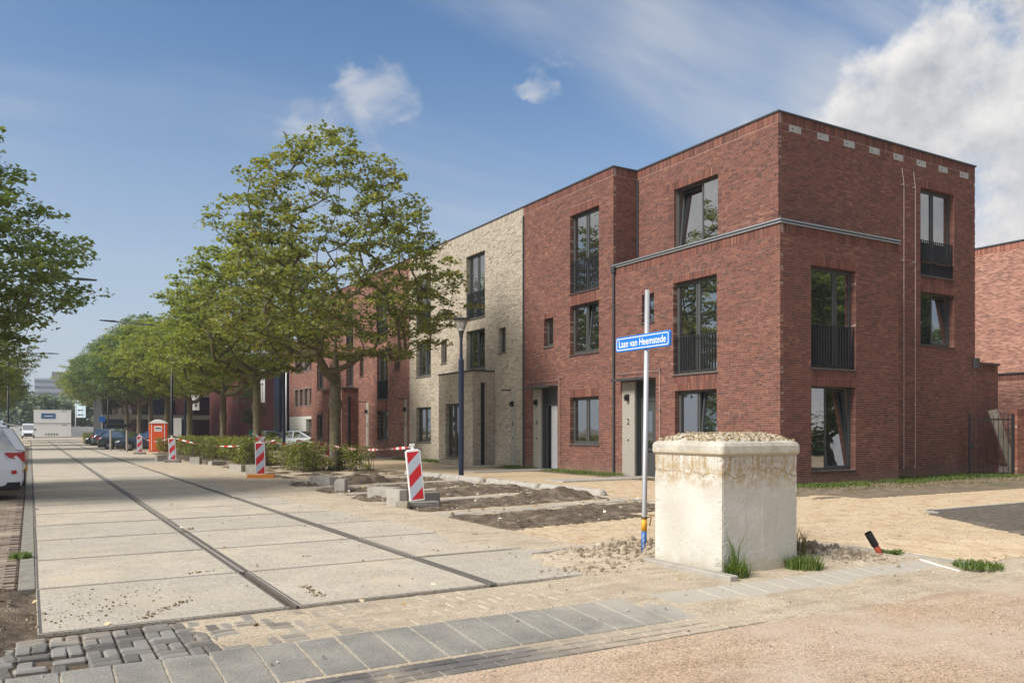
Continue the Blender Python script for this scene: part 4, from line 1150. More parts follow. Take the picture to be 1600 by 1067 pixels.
def np_quads(name, v, n, material, smooth=False):
    me = bpy.data.meshes.new(name); me.vertices.add(len(v)); me.vertices.foreach_set('co', v.astype(np.float32).ravel())
    me.loops.add(4 * n); me.polygons.add(n); me.loops.foreach_set('vertex_index', np.arange(4 * n, dtype=np.int32))
    me.polygons.foreach_set('loop_start', np.arange(0, 4 * n, 4, dtype=np.int32)); me.polygons.foreach_set('loop_total', np.full(n, 4, dtype=np.int32))
    me.materials.append(material); me.update(calc_edges=True); me.validate(); return me


def make_tree(seed, prof, trunk_r, fork, leader, ncl, per, size, spread, flat, lmat, lean=(0, 0), minr=.32, mind=.42, skew=(0, 0), knots=True, sag=.12):
    """prof: [(z, radius)] outline of the crown; returns trunk mesh, crown mesh"""
    r = np.random.default_rng(seed); zs = [p[0] for p in prof]; rs = [p[1] for p in prof]
    pts = []
    tries = 0
    wts = np.interp(np.linspace(zs[0], zs[-1], 200), zs, rs) ** 1.5; cdf = np.cumsum(wts) / wts.sum(); zz = np.linspace(zs[0], zs[-1], 200)
    while len(pts) < ncl and tries < ncl * 40:
        tries += 1
        z = zz[min(199, np.searchsorted(cdf, r.random()))]; a = r.random() * 2 * math.pi
        Rz = np.interp(z, zs, rs) * (1 + .24 * noise.noise(Vector((math.cos(a) * 1.6, math.sin(a) * 1.6, z * .55 + seed))) )
        q = Rz * (minr + (1 - minr) * r.random() ** .62)
        hole = noise.noise(Vector((math.cos(a) * q * .42 + seed, math.sin(a) * q * .42, z * .5)))
        if hole < -.16 and r.random() < .8: continue
        f = (z - zs[0]) / (zs[-1] - zs[0])
        p = np.array([q * math.cos(a) + skew[0] * f, q * math.sin(a) + skew[1] * f, z - sag * q * q / max(rs) * .35])
        if pts and np.min(np.sum((np.array(pts) - p) ** 2, axis=1)) < mind ** 2: continue
        pts.append(p)
    # skeleton: leader plus one bough to each cluster from the nearest sensible node
    nodes = []; par = []; grp = []
    nl = 14
    for i in range(nl):
        f = i / (nl - 1); nodes.append(np.array([lean[0] * f + .05 * math.sin(5 * f + seed), lean[1] * f + .05 * math.cos(4 * f + seed) - .05, leader * f])); par.append(i - 1)
    order = sorted(pts, key=lambda p: np.linalg.norm((p - np.array([0, 0, fork])) * (1, 1, .8)))
    chains = [list(range(nl))]; tips = []
    for p in order:
        na = np.array(nodes); d = p - na; dist = np.linalg.norm(d, axis=1)
        up = d[:, 2] / (dist + 1e-6)
        cost = dist * (1 + 1.1 * np.clip(.32 - up, 0, 2)) + np.where(na[:, 2] < fork, 60, 0) + .22 * np.linalg.norm(na[:, :2], axis=1) * 0
        k = int(np.argmin(cost)); st = nodes[k]
        L = dist[k]; ns = max(2, int(L / .55)); ch = [k]; last = k
        hv = np.array([d[k][0], d[k][1], 0])
        for i in range(1, ns + 1):
            f = i / ns
            q = st + d[k] * f + np.array([0, 0, 1]) * (-.13 * L * math.sin(math.pi * f) * (1 if L > 1.2 else .3)) + r.normal(0, .025 * L ** .5, 3) * (1 if i < ns else 0)
            nodes.append(q); par.append(last); last = len(nodes) - 1; ch.append(last)
        chains.append(ch); tips.append(last)
    cnt = np.zeros(len(nodes))
    for t_ in tips: cnt[t_] += 1
    for i in range(len(nodes) - 1, 0, -1):
        if par[i] >= 0: cnt[par[i]] += cnt[i]
    tot = max(cnt[0], 1)
    rad = np.maximum(.0085, trunk_r * .92 * (np.maximum(cnt, 1) / tot) ** .50)
    mb = MB()
    for i, ch in enumerate(chains):
        if i == 0:
            pr = [tuple(nodes[k]) for k in ch]; rd = []
            for k in ch:
                z = nodes[k][2]; x = rad[k] if z > fork else trunk_r
                if z <= fork + .01: x = trunk_r * (1.0 - .10 * z / fork) * (1 + .55 * math.exp(-z * 5))
                rd.append(x)
            # finer bole with knots
            zc = np.linspace(0, leader, 46); P = []; Q = []
            zl = [p[2] for p in pr]
            for z in zc:
                P.append((np.interp(z, zl, [p[0] for p in pr]), np.interp(z, zl, [p[1] for p in pr]), z))
                x = np.interp(z, zl, rd)
                if z < .3: x = trunk_r * (1 + .5 * math.exp(-z * 6))
                if knots: x *= 1 + .05 * noise.noise(Vector((0, seed, z * 2.2))) + .28 * math.exp(-((z - fork * .80) / .17) ** 2)
                Q.append(x)
            mb.tube(P, Q, 12)
        else:
            rd = [min(rad[k], 1.0) for k in ch]; rd[0] = min(rd[0], rd[1] * 1.25)
            big = rd[1]
            mb.tube([tuple(nodes[k]) for k in ch], rd, 7 if big > .05 else (5 if big > .02 else 3), cap=False)
    tm = mb.mesh('trunk', M['bark'], smooth=True)
    v, n = leaves_np([nodes[t_] for t_ in tips] , per, spread, flat, size, r)
    return tm, np_quads('crown', v, n, lmat)


def plant(name, meshes, loc, rz, label, cat, group, scale=1.0):
    t = thing(name, loc, label, cat, group, rz); t.scale = (scale, scale, scale)
    place(meshes[0], 'trunk', t); place(meshes[1], 'crown', t); return t


PB = [(4.2, 1.6), (4.7, 3.4), (5.2, 4.3), (6.2, 4.7), (7.6, 4.75), (9.2, 4.3), (10.6, 3.4), (11.8, 2.2), (12.7, 1.0), (13.1, .3)]
big = make_tree(11, PB, .225, 3.1, 11.2, 520, 54, .15, .56, .30, M['leaf_big'], minr=.40, mind=.50, skew=(-.3, .1))
PG = [(4.1, 1.3), (4.7, 2.9), (5.6, 3.8), (6.8, 4.2), (8.0, 3.9), (9.2, 3.0), (10.2, 1.7), (10.8, .5)]
gA = make_tree(23, PG, .20, 2.9, 9.4, 330, 56, .165, .62, .34, M['leaf_yel'], minr=.36, mind=.55)
gC = make_tree(29, PG, .20, 3.1, 9.4, 330, 56, .165, .62, .34, M['leaf_mid'], minr=.36, mind=.55)
gB = make_tree(37, PG, .19, 2.9, 9.2, 340, 56, .175, .66, .38, M['leaf_dark'], minr=.32, mind=.55)
PL = [(3.0, 1.6), (3.6, 3.6), (4.6, 4.6), (5.6, 4.8), (7, 4.0), (8.6, 2.9), (10, 1.8), (11, .6)]
gL = make_tree(53, PL, .21, 2.6, 9.6, 700, 70, .135, .60, .30, M['leaf_left'], minr=.34, mind=.42)
small = make_tree(61, [(1.9, .4), (2.6, .95), (3.6, 1.15), (4.6, .8), (5.2, .2)], .045, 1.8, 4.6, 60, 45, .13, .38, .6, M['leaf_far'], minr=.1, mind=.25, knots=False)

GR = 'trees in the row along the right of the road'
plant('street_tree', big, (10.0, 30.3, 0), R(40), 'big wide olive-green tree before the red and tan houses, nearest of its row', 'tree', GR)
plant('street_tree', gC, (9.6, 41.2, 0), 1.0, 'yellow-green tree right behind the striped board with the tape knot', 'tree', GR, 1.06)
plant('street_tree', gA, (10.2, 52.4, 0), 3.7, 'yellow-green tree with a forked trunk beside the white flagpole', 'tree', GR, 1.02)
plant('street_tree', gA, (10.0, 63.2, 0), 5.1, 'pale yellow-green tree rising just right of the tall black lamp mast', 'tree', GR, .98)
rt = random.Random(17)
far_y = [74, 84, 96, 107, 119, 131, 143, 155]
lab = ['green tree standing directly behind the orange portable toilet', 'dark green tree behind the parked dark hatchback', 'dark green tree behind the car with the roof box',
       'dark green tree further up the road, past the roof-box car', 'tree near the blue banner by the parked cars', 'small-looking tree over the far clipped hedge', 'second last tree of the far right row', 'last tree of the right row, by the white containers']
for k, y in enumerate(far_y):
    plant('street_tree', gA if k in (0, 6, 7) else gB, (9.9 + rt.uniform(-.3, .3), y, 0), rt.uniform(0, 6), lab[k], 'tree', GR, (1.08, 1.16, 1.24, 1.28, 1.3, 1.34, 1.34, 1.36)[k] + rt.uniform(-.04, .04))
GL = 'trees in the row along the left of the road'
plant('street_tree', gL, (-3.6, 23.5, 0), 2.2, 'large dark green tree filling the upper left edge', 'tree', GL, 1.0)
for k, (x, y, ms, sc, lb) in enumerate(((-5.0, 46, gB, .95, 'dark green tree behind the large left-edge tree'), (-4.2, 74, gA, 1.04, 'bright yellow-green tree low on the left edge under the lamp arm'), (-4.2, 92, gA, .95, 'yellow-green tree behind the bright one on the left'),
                              (-4.5, 112, gB, 1.0, 'shaded tree at the left, beyond the yellow-green ones'), (-5, 136, gB, 1.0, 'furthest tree of the left row, near the white van'))):
    plant('street_tree', ms, (x, y, 0), 1.3 * k + .4, lb, 'tree', GL, sc)
plant('young_tree', small, (17.3, 77, 0), .4, 'thin young tree on a stake in front of the glass office', 'tree', None, 1.15)
# trees across the red street: seen only as reflections in the side windows
for k, (x, y, ms) in enumerate(((35, -7.5, gB), (43, -8, gL), (51, -9.5, gA), (60, -9.5, gB), (70, -11, gB))):
    plant('street_tree', ms, (x, y, -.05), k * 1.7, ('first', 'second', 'third', 'fourth', 'farthest')[k] + ' tree from the left across the red street, mirrored in the side windows', 'tree', 'trees across the red street', 1.55)
cs_ = []; rn0 = np.random.default_rng(12)
for k in range(420):
    x = rn0.uniform(26, 95); cs_.append((x, -8.5 - .16 * (x - 30) + rn0.uniform(-2, 2), rn0.uniform(.2, 4.6) * (.75 + .35 * noise.noise(Vector((x * .3, 0, 0))))))
v, n = leaves_np(cs_, 40, 1.1, .8, .26, rn0); kind(place(np_quads('shrubbery', v, n, M['leaf_yel']), 'shrubbery'), 'stuff')
m = MB(); m.quad((20, -30, -.065), (140, -30, -.065), (140, -4.5, -.065), (20, -4.5, -.065)); kind(m.build('verge', M['verge']))
# far woodland closing the view
rn = np.random.default_rng(8)
cent = []
for k in range(620):
    x = rn.uniform(-60, 70); y = 205 + rn.uniform(0, 30) + abs(x) * .05; h_ = 5.5 + 3.0 * noise.noise(Vector((x * .05, y * .03, 1.0))) + 3
    cent.append((x, y, rn.uniform(.8, 1) * h_ * rn.random() ** .5))
v, n = leaves_np(cent, 34, 3.4, .8, 1.15, rn)
kind(place(np_quads('far_woodland', v, n, M['leaf_far']), 'far_woodland'), 'stuff')['label'] = 'hazy green wood closing the far end of the street'


# ------------------------------------------------------------------ hedges
def hedge(x0, x1, y0, y1, z, label, seed, dens=95, thin=.0):
    t = thing('hedge', ((x0 + x1) / 2, (y0 + y1) / 2, 0), label, 'hedge', 'clipped hedges under the trees')
    r = np.random.default_rng(seed); c = []
    n = int((x1 - x0) * (y1 - y0) * z * dens)
    while len(c) < n:
        p = (r.uniform(x0, x1), r.uniform(y0, y1), z * (.12 + .86 * r.random() ** .8))
        if noise.noise(Vector((p[0] * 1.6, p[1] * 1.6, p[2] * 2 + seed))) < -.18 + thin and r.random() < .8: continue
        c.append(p)
    v, k = leaves_np(c, 10, .17, .9, .075, r); o = np.array(wloc(t)); place(np_quads('foliage', v - o, k, M['leaf_hedge']), 'foliage', t)
    m = MB(); rr_ = random.Random(seed)
    for i in range(int((x1 - x0) * (y1 - y0) * 14) + 6):
        x, y = rr_.uniform(x0 + .1, x1 - .1), rr_.uniform(y0 + .1, y1 - .1)
        m.tube([(x, y, -.02), (x + rr_.uniform(-.12, .12), y + rr_.uniform(-.12, .12), z * .5), (x + rr_.uniform(-.25, .25), y + rr_.uniform(-.25, .25), z * .92)], [.012, .009, .004], 4, cap=False)
    m.build('stems', M['bark'], t); return t


hedge(9.9, 10.9, 28.2, 30.6, .95, 'loose hedge right of the big tree trunk, under the barrier tape', 1)
hedge(8.2, 9.6, 29.0, 32.8, 1.05, 'sparse yellowish hedge left of the big tree trunk', 2, thin=.12)
hedge(7.6, 9.2, 35.0, 40.0, 1.2, 'dense hedge just left of the striped board with hanging tape', 3)
hedge(7.6, 9.4, 42.8, 55.5, 1.15, 'long dense hedge between the two middle striped boards', 4, dens=60)
hedge(7.2, 8.3, 57.8, 59.6, 1.0, 'small hedge beside the orange portable toilet', 5)
hedge(4.9, 8.0, 96, 103, 1.3, 'clipped hedge at the roadside beyond the parked cars', 6, dens=30)

# ------------------------------------------------------------------ grass, weeds, litter
M['grass'] = leafmat('grass', [(0, (.075, .115, .02)), (.6, (.14, .20, .03)), (1, (.25, .27, .06))], .15, .45)
M['grass_dry'] = leafmat('grass_dry', [(0, (.17, .14, .06)), (1, (.34, .28, .14))], .2, .3)


def blades(pts, hgt, r, lean=.45, w=.008):
    """curved grass blades of two quads each"""
    p = np.asarray(pts); n = len(p); a = r.random(n) * 2 * math.pi; h = hgt * r.uniform(.5, 1.2, n); l = lean * h * r.uniform(.3, 1.3, n)
    dx, dy = np.cos(a), np.sin(a); wx, wy = -dy * w * r.uniform(.6, 1.4, n), dx * w * r.uniform(.6, 1.4, n)
    v = np.empty((n, 8, 3))
    for i, (f0, f1, w0, w1) in enumerate(((0, .55, 1, .8), (.55, 1, .8, .08))):
        for j, (f, ww) in enumerate(((f0, w0), (f0, -w0), (f1, -w1), (f1, w1))):
            v[:, 4 * i + j, 0] = p[:, 0] + dx * l * f * f + wx * ww; v[:, 4 * i + j, 1] = p[:, 1] + dy * l * f * f + wy * ww; v[:, 4 * i + j, 2] = p[:, 2] + h * f * (1 - .25 * f)
    return v.reshape(-1, 3), 2 * n


def tuft(name, c, rad, n, hgt, material, label, cat, seed, lean=.5, w=.006, base=.0):
    r = np.random.default_rng(seed); a = r.random(n) * 2 * math.pi; q = rad * r.random(n) ** .7
    v, k = blades(np.stack([q * np.cos(a), q * np.sin(a), np.full(n, base)], 1), hgt, r, lean, w)
    o = place(np_quads(name, v, k, material), name, None, c); return tag(o, label, cat)


tuft('grass_tuft', (6.42, 6.24, -.01), .13, 170, .26, M['grass'], 'tall green grass tuft at the near corner of the concrete block', 'grass', 3, .9)
tuft('weed', (6.44, 6.27, 0), .05, 16, .58, M['grass'], 'slender seeding weed stalks against the near edge of the concrete block', 'weed', 5, .3, .007)
tuft('grass_tuft', (7.42, 6.22, 0), .20, 420, .19, M['grass'], 'dense bright green grass tuft at the right foot of the concrete block', 'grass', 4, .6, .006)
tuft('dry_plant', (7.95, 6.75, .05), .14, 60, .42, M['grass_dry'], 'dry straw-coloured plant beside the right of the concrete block', 'plant', 6, .5, .006)
tuft('grass_tuft', (9.22, 6.36, 0), .12, 110, .08, M['grass'], 'low green weed at the foot of the tilted pipe', 'grass', 7, 1.2, .014)
tuft('grass_tuft', (9.32, 5.36, -.02), .26, 480, .09, M['grass'], 'flat green grass patch by the white painted stripe', 'grass', 8, .8, .008)
tuft('grass_tuft', (-.10, 11.5, 0), .12, 160, .10, M['grass'], 'small green weed on the kerb at the left road edge', 'grass', 9, .9, .009)


def lawn(name, rects, n, hgt, material, seed, keep=None):
    r = np.random.default_rng(seed); P = []
    tot = sum((b - a) * (d - c) for a, b, c, d in rects)
    for a, b, c, d in rects:
        k = int(n * (b - a) * (d - c) / tot); q = np.stack([r.uniform(a, b, k), r.uniform(c, d, k), np.full(k, .022)], 1); P.append(q)
    P = np.concatenate(P)
    kp = np.array([noise.noise(Vector((x * .8, y * 1.3, seed))) > (keep or -.1) + .2 * random.Random(i).uniform(-1, 1) for i, (x, y, z) in enumerate(P)])
    v, k = blades(P[kp], hgt, r, .9, .009); return kind(place(np_quads(name, v, k, material), name), 'stuff')


lawn('grass', [(17.2, 22.3, 14.2, 15.14), (22.3, 28, 14.4, 16.1), (16.2, 17.1, 21.6, 25.6), (16.2, 17.1, 27, 29.2), (16.2, 17.15, 33, 40)], 15000, .12, M['grass'], 2, -.16)
lawn('dry_grass', [(15.2, 21, 13.2, 14.7), (21, 28, 13.4, 14.6), (16, 17.1, 15.3, 22)], 3600, .07, M['grass_dry'], 3, .0)

# stones, clods and fallen leaves
def pebbles(name, pts, material, seed, sz):
    m = MB(); r = random.Random(seed)
    for x, y, z, s in pts:
        s *= sz; q = [(x + s * r.uniform(.6, 1) * math.cos(a), y + s * r.uniform(.6, 1) * math.sin(a)) for a in (0, 1.25, 2.5, 3.8, 5.0)]
        n0 = len(m.v); m.v += [(a, b, z - .3 * s) for a, b in q] + [(x + (a - x) * .62, y + (b - y) * .62, z + s * r.uniform(.3, .7)) for a, b in q]
        for i in range(5): m.f.append((n0 + i, n0 + (i + 1) % 5, n0 + 5 + (i + 1) % 5, n0 + 5 + i)); m.m.append(0)
        m.f.append(tuple(n0 + 5 + i for i in range(5))); m.m.append(0)
    return kind(m.build(name, material), 'stuff')


def litfn(ramp):
    def fn(N, b): setc(N, b, N.ramp(island(N), ramp)); bump(N, b, N.noise(pos(N), 90, 3), .6, .01)
    return fn
M['debris'] = mat('debris', litfn([(0, (.07, .045, .02)), (.7, (.19, .13, .06)), (1, (.33, .26, .12))]), rough=.9)
M['stones'] = mat('stones', litfn([(0, (.16, .12, .09)), (.6, (.33, .28, .22)), (1, (.60, .56, .5))]), rough=.9)
M['clods'] = mat('clods', litfn([(0, (.19, .145, .10)), (.6, (.30, .235, .165)), (1, (.42, .34, .245))]), rough=.95)
M['litter'] = mat('litter', litfn([(0, (.30, .18, .06)), (.5, (.50, .33, .10)), (1, (.70, .64, .50))]), rough=.8)
rs_ = random.Random(77); P = []
for cx_, cy_, dx_, dy_, k in ((2.32, 7.75, .02, .32, 60), (2.05, 13.3, .28, .35, 40), (1.6, 9.4, .3, .05, 14), (.55, 8.0, .5, .5, 110), (1.0, 7.6, .45, .3, 70), (2.9, 9.9, .12, .02, 10)):
    for i in range(k):
        f = rs_.uniform(-1, 1); P.append((cx_ + dx_ * f * .5 + rs_.gauss(0, .03 if k < 100 else .25), cy_ + dy_ * f + rs_.gauss(0, .03 if k < 100 else .2), .004, .3 + rs_.random()))
pebbles('plant_debris', P, M['debris'], 9, .013)
P = []
for i in range(1500):
    x, y = rs_.uniform(4.3, 11), rs_.uniform(6.2, 24); P.append((x, y, .012, rs_.random() ** 2.5))
for i in range(900):
    x, y = rs_.uniform(-.3, 12), rs_.uniform(1.5, 6.3); z = -.07 if y < 4.87 else (-.066 * (6.0 - y) / 1.13 + .004 if y < 6 else .004); P.append((x, y, z, rs_.random() ** 3 * .8))
for i in range(500): P.append((rs_.uniform(0, 6), rs_.uniform(7.2, 30), .006, rs_.random() ** 3 * .8))
pebbles('pebbles', P, M['stones'], 3, .020)
P = []
for cx_, cy_, sx, sy, k, zz_ in ((6.2, 8.1, .55, .38, 240, .05), (6.9, 8.3, .35, .4, 90, .05), (8.15, 6.95, .5, .38, 300, .08), (8.5, 6.4, .35, .3, 120, .03), (7.7, 7.7, .4, .35, 80, .06), (5.6, 7.4, .6, .25, 60, .01), (-.6, 8.0, .35, .8, 150, .06)):
    for i in range(2 * k):
        x, y = rs_.gauss(cx_, sx * .6), rs_.gauss(cy_, sy * .6)
        if 6.25 < x < 7.5 and 6.3 < y < 7.45: continue
        P.append((x, y, max(sand_z(x, y), .0) + .004, .4 + rs_.random() ** 2 * 1.1))
pebbles('clods', P, M['clods'], 4, .030)
P = [(rs_.uniform(6.4, 11.3), 0, .035, .3 + rs_.random() ** 2) for i in range(420)]
P = [(x, rs_.uniform(10.8, 24) + .15 * (x - 6.25), z, s) for x, _, z, s in P]
pebbles('rubble', P, M['stones'], 5, .035)
P = []
for i in range(420):
    y = rs_.choice((rs_.uniform(11, 24), rs_.uniform(24, 45))); P.append((rs_.uniform(6.3, 11.9), y, .04, .5 + rs_.random()))
for i in range(60): P.append((rs_.uniform(-1, 6), rs_.uniform(6, 20), .01, .5 + rs_.random()))
rl = np.random.default_rng(4); v, n = leaves_np([(x, y, z - .012) for x, y, z, _ in P], 1, .001, .1, .075, rl)
kind(place(np_quads('fallen_leaves', v, n, M['litter']), 'fallen_leaves'), 'stuff')

# ------------------------------------------------------------------ the concrete block
def blockfn(N, b):
    p = pos(N); s = N.n('ShaderNodeSeparateXYZ', {0: p}); z = s.outputs[2]
    big = N.noise(p, 1.8, 4); f = N.noise(p, 70, 4, .6)
    st = N.n('ShaderNodeMapping', {'Vector': p, 'Scale': (17, 17, 1.6)}).outputs[0]
    streak = N.noise(st, 1.0, 5, .6)
    c = N.mix(N.smooth(big, .35, .7), (.52, .49, .425), (.63, .605, .545))
    # brown runs under the lid
    run = N.math('MULTIPLY', N.smooth(N.math('ADD', N.math('MULTIPLY', streak, .6), N.math('MULTIPLY', N.noise(p, 40, 4, .7), .4)), .46, .60), N.smooth(N.math('ADD', z, N.math('MULTIPLY', N.noise(p, 5, 4, .7), .62)), 1.20, 1.52))
    c = N.mix(N.math('MULTIPLY', run, .9), c, (.33, .225, .11))
    # irregular casting seam
    wob = N.math('MULTIPLY', N.math('SUBTRACT', N.noise(p, 3.2, 4, .6), .5), .42)
    dz = N.math('ABSOLUTE', N.math('SUBTRACT', N.math('ADD', z, wob), 1.06))
    c = N.mix(N.math('MULTIPLY', N.math('SUBTRACT', 1.0, N.smooth(dz, .003, .017)), .8), c, (.27, .19, .105))
    halo = N.math('MULTIPLY', N.math('SUBTRACT', 1.0, N.smooth(dz, .02, .22)), N.smooth(N.noise(p, 11, 5, .75), .43, .56))
    c = N.mix(N.math('MULTIPLY', halo, .75), c, (.38, .27, .14))
    # damp, earthy foot
    low = N.math('MULTIPLY', N.smooth(N.math('ADD', z, N.math('MULTIPLY', N.noise(p, 6, 4), .30)), .36, .08), .6)
    c = N.mix(low, c, (.42, .35, .22))
    v = N.n('ShaderNodeTexVoronoi', {'Vector': p, 'Scale': 26.0}).outputs['Distance']
    hole = N.math('MULTIPLY', N.math('SUBTRACT', 1.0, N.smooth(v, .06, .16)), N.math('GREATER_THAN', N.noise(p, 9, 2), .46))
    c = N.mix(N.math('MULTIPLY', hole, .85), c, (.15, .125, .095)); c = N.mix(N.math('MULTIPLY', N.smooth(f, .5, .75), .22), c, (.36, .31, .24))
    setc(N, b, c); bump(N, b, N.math('SUBTRACT', N.math('ADD', f, N.math('MULTIPLY', big, 2.0)), N.math('MULTIPLY', hole, 1.5)), .45, .012)
M['block'] = mat('block', blockfn, rough=.9, spec=.2)


def lidfn(N, b):
    p = pos(N); a = N.noise(p, 5, 5, .65); f = N.noise(p, 60, 4); z = N.n('ShaderNodeSeparateXYZ', {0: p}).outputs[2]
    c = N.mix(N.smooth(a, .35, .68), (.40, .365, .30), (.56, .52, .44))
    c = N.mix(N.math('MULTIPLY', N.smooth(N.math('ADD', z, N.math('MULTIPLY', N.noise(p, 9, 4), .1)), 1.39, 1.33), .65), c, (.40, .31, .19))
    setc(N, b, c); bump(N, b, N.math('ADD', a, f), .6, .012)
M['lid'] = mat('lid', lidfn, rough=.9, spec=.2)


def rring(x0, x1, y0, y1, z, rad, n=4, wob=0, seed=0):
    out = []
    for cx_, cy_, a0 in ((x1 - rad, y0 + rad, -90), (x1 - rad, y1 - rad, 0), (x0 + rad, y1 - rad, 90), (x0 + rad, y0 + rad, 180)):
        for k in range(n + 1):
            a = R(a0 + 90 * k / n); x, y = cx_ + rad * math.cos(a), cy_ + rad * math.sin(a)
            w = wob * noise.noise(Vector((x * 6, y * 6, z * 6 + seed))); out.append((x + w, y + w, z + w * .5))
    return out


bx0, bx1, by0, by1 = 6.32, 7.50, 6.36, 7.45
blk = thing('concrete_block', ((bx0 + bx1) / 2, (by0 + by1) / 2, 0), 'chest-high pale concrete block with stained sides and gravel on its lid', 'concrete block')
def block_ring(z, npt=168):
    base = rring(bx0, bx1, by0, by1, z, .02, n=3); P_ = [Vector(q) for q in base]; Ls = [(P_[(k + 1) % len(P_)] - P_[k]).length for k in range(len(P_))]; tot = sum(Ls); out = []
    for q in range(npt):
        d_ = tot * q / npt; k = 0
        while d_ > Ls[k]: d_ -= Ls[k]; k += 1
        p = P_[k].lerp(P_[(k + 1) % len(P_)], d_ / Ls[k]); c_ = Vector(((bx0 + bx1) / 2, (by0 + by1) / 2, z))
        ex, ey = min(p.x - bx0, bx1 - p.x), min(p.y - by0, by1 - p.y); nrm = Vector((1 if p.x > c_.x else -1, 0, 0)) if ex < ey else Vector((0, 1 if p.y > c_.y else -1, 0))
        if max(ex, ey) < .05: nrm = Vector((1 if p.x > c_.x else -1, 1 if p.y > c_.y else -1, 0)) * .7
        dd = .0010 * noise.fractal(p * 14, .9, 2.1, 4) + .0010 * noise.noise(p * 2.5)
        if max(ex, ey) < .07: dd -= .014 * smooth(.36, .55, noise.noise(p * 12 + Vector((3, 1, 7)))) + .004 * smooth(.2, .5, noise.noise(p * 30))
        if abs(z - 1.06) < .12: dd -= .004 * smooth(.15, .35, noise.noise(p * 7 + Vector((9, 2, 1))))
        # shuttering mark on the near right face
        if p.y < by0 + .03 and .36 < (p.x - bx0) < .60 and .22 < z < .86: dd -= .0018
        out.append(tuple(p + nrm * dd))
    return out
m = MB(); m.loft([block_ring(-.1)] + [block_ring(.0 + 1.275 * k / 50) for k in range(51)], cap1=True); m.build('body', M['block'], blk)
m = MB(); o = .028
m.loft([rring(bx0 - o + .02, bx1 + o - .02, by0 - o + .02, by1 + o - .02, 1.265, .04, wob=.012), rring(bx0 - o, bx1 + o, by0 - o, by1 + o, 1.29, .05, wob=.01), rring(bx0 - o, bx1 + o, by0 - o, by1 + o, 1.37, .05, wob=.008), rring(bx0 - o + .018, bx1 + o - .018, by0 - o + .018, by1 + o - .018, 1.405, .05, wob=.008),
        rring(bx0 + .03, bx1 - .03, by0 + .03, by1 - .03, 1.425, .05, wob=.006), rring(bx0 + .20, bx1 - .20, by0 + .22, by1 - .16, 1.50, .06, wob=.012), rring(bx0 + .24, bx1 - .24, by0 + .26, by1 - .2, 1.508, .06, wob=.008)], cap1=True)
m.build('lid', M['lid'], blk)
m = MB(); r_ = random.Random(6)
for i in range(1900):
    x, y = r_.uniform(bx0 + .03, bx1 - .03), r_.uniform(by0 + .03, by1 - .03)
    e = min(x - bx0 - .03, bx1 - .03 - x, (y - by0 - .03) * .95, by1 - .03 - y); z = 1.425 + min(e / .18, 1) * .075
    s = .008 + .016 * r_.random() ** 1.6; q = [(x + s * r_.uniform(.7, 1.2) * math.cos(a), y + s * r_.uniform(.7, 1.2) * math.sin(a)) for a in (0, 1.3, 2.6, 3.8, 5.1)]
    n0 = len(m.v); m.v += [(a, b, z - .005) for a, b in q] + [(x + (a - x) * .6, y + (b - y) * .6, z + s * r_.uniform(.5, 1.1)) for a, b in q]
    for k in range(5): m.f.append((n0 + k, n0 + (k + 1) % 5, n0 + 5 + (k + 1) % 5, n0 + 5 + k)); m.m.append(0)
    m.f.append(tuple(n0 + 5 + k for k in range(5))); m.m.append(0)
M['gravel'] = mat('gravel', litfn([(0, (.13, .09, .045)), (.5, (.32, .235, .13)), (1, (.56, .48, .36))]), rough=.9)
kind(m.build('gravel', M['gravel'], blk), 'stuff')
t = thing('kerb_stone', (6.2, 6.5, 0), 'thin pale kerb stone lying along the left foot of the concrete block', 'kerb stone')
m = MB(); m.bbox(6.14, 6.26, 6.06, 7.5, -.06, .055, .008); m.build('stone', M['concrete'], t)

# ------------------------------------------------------------------ street name sign
M['sign_blue'] = mat('sign_blue', base=(.018, .17, .60), rough=.35); M['sign_white'] = mat('sign_white', base=(.85, .86, .88), rough=.4)
M['galv'] = mat('galv', base=(.52, .52, .53), rough=.42, metal=.55); M['yellow_band'] = mat('yellow_band', base=(.75, .36, .02), rough=.5); M['blue_band'] = mat('blue_band', base=(.03, .13, .38), rough=.5)
M['rust'] = grainy('rust', (.10, .06, .03), (.20, .12, .06), 20, 90)
sx, sy = 6.56, 7.93; lean = .0135
sg = thing('street_sign', (sx, sy, 0), 'blue street name sign on a thin grey pole beside the concrete block', 'street sign')
SPt = lambda z: (sx + lean * z * .86, sy - lean * z * .5, z)
m = MB(); m.tube([SPt(-.2), SPt(.46), SPt(3.28)], [.031, .031, .030], 14); m.build('pole', M['galv'], sg, smooth=True)
m = MB(); m.tube([SPt(.29), SPt(.45)], .0345, 14); m.build('yellow_band', M['yellow_band'], sg, smooth=True)
m = MB(); m.tube([SPt(.03), SPt(.29)], .0335, 14); bb = m.build('blue_band', M['blue_band'], sg, smooth=True)
m = MB()
for k in range(11):   # worn upright characters on the sleeve, no longer legible
    z = .05 + .020 * k; x, y, zz = SPt(z); a = R(225)
    for q in (-.004, .004):
        if (k * 7 + int(q * 1000)) % 3: m.box(x - .030 + q, x - .024 + q, y - .026 - q, y - .020 - q, z, z + .011)
m.build('worn_print', M['sign_white'], bb)
m = MB(); m.tube([SPt(.44), SPt(.47)], .037, 12); x, y, z = SPt(.46); m.tube([(x + .03, y - .02, .46), (x + .075, y - .045, .465), (x + .055, y - .035, .36)], .008, 5); m.build('clamp', M['rust'], sg)
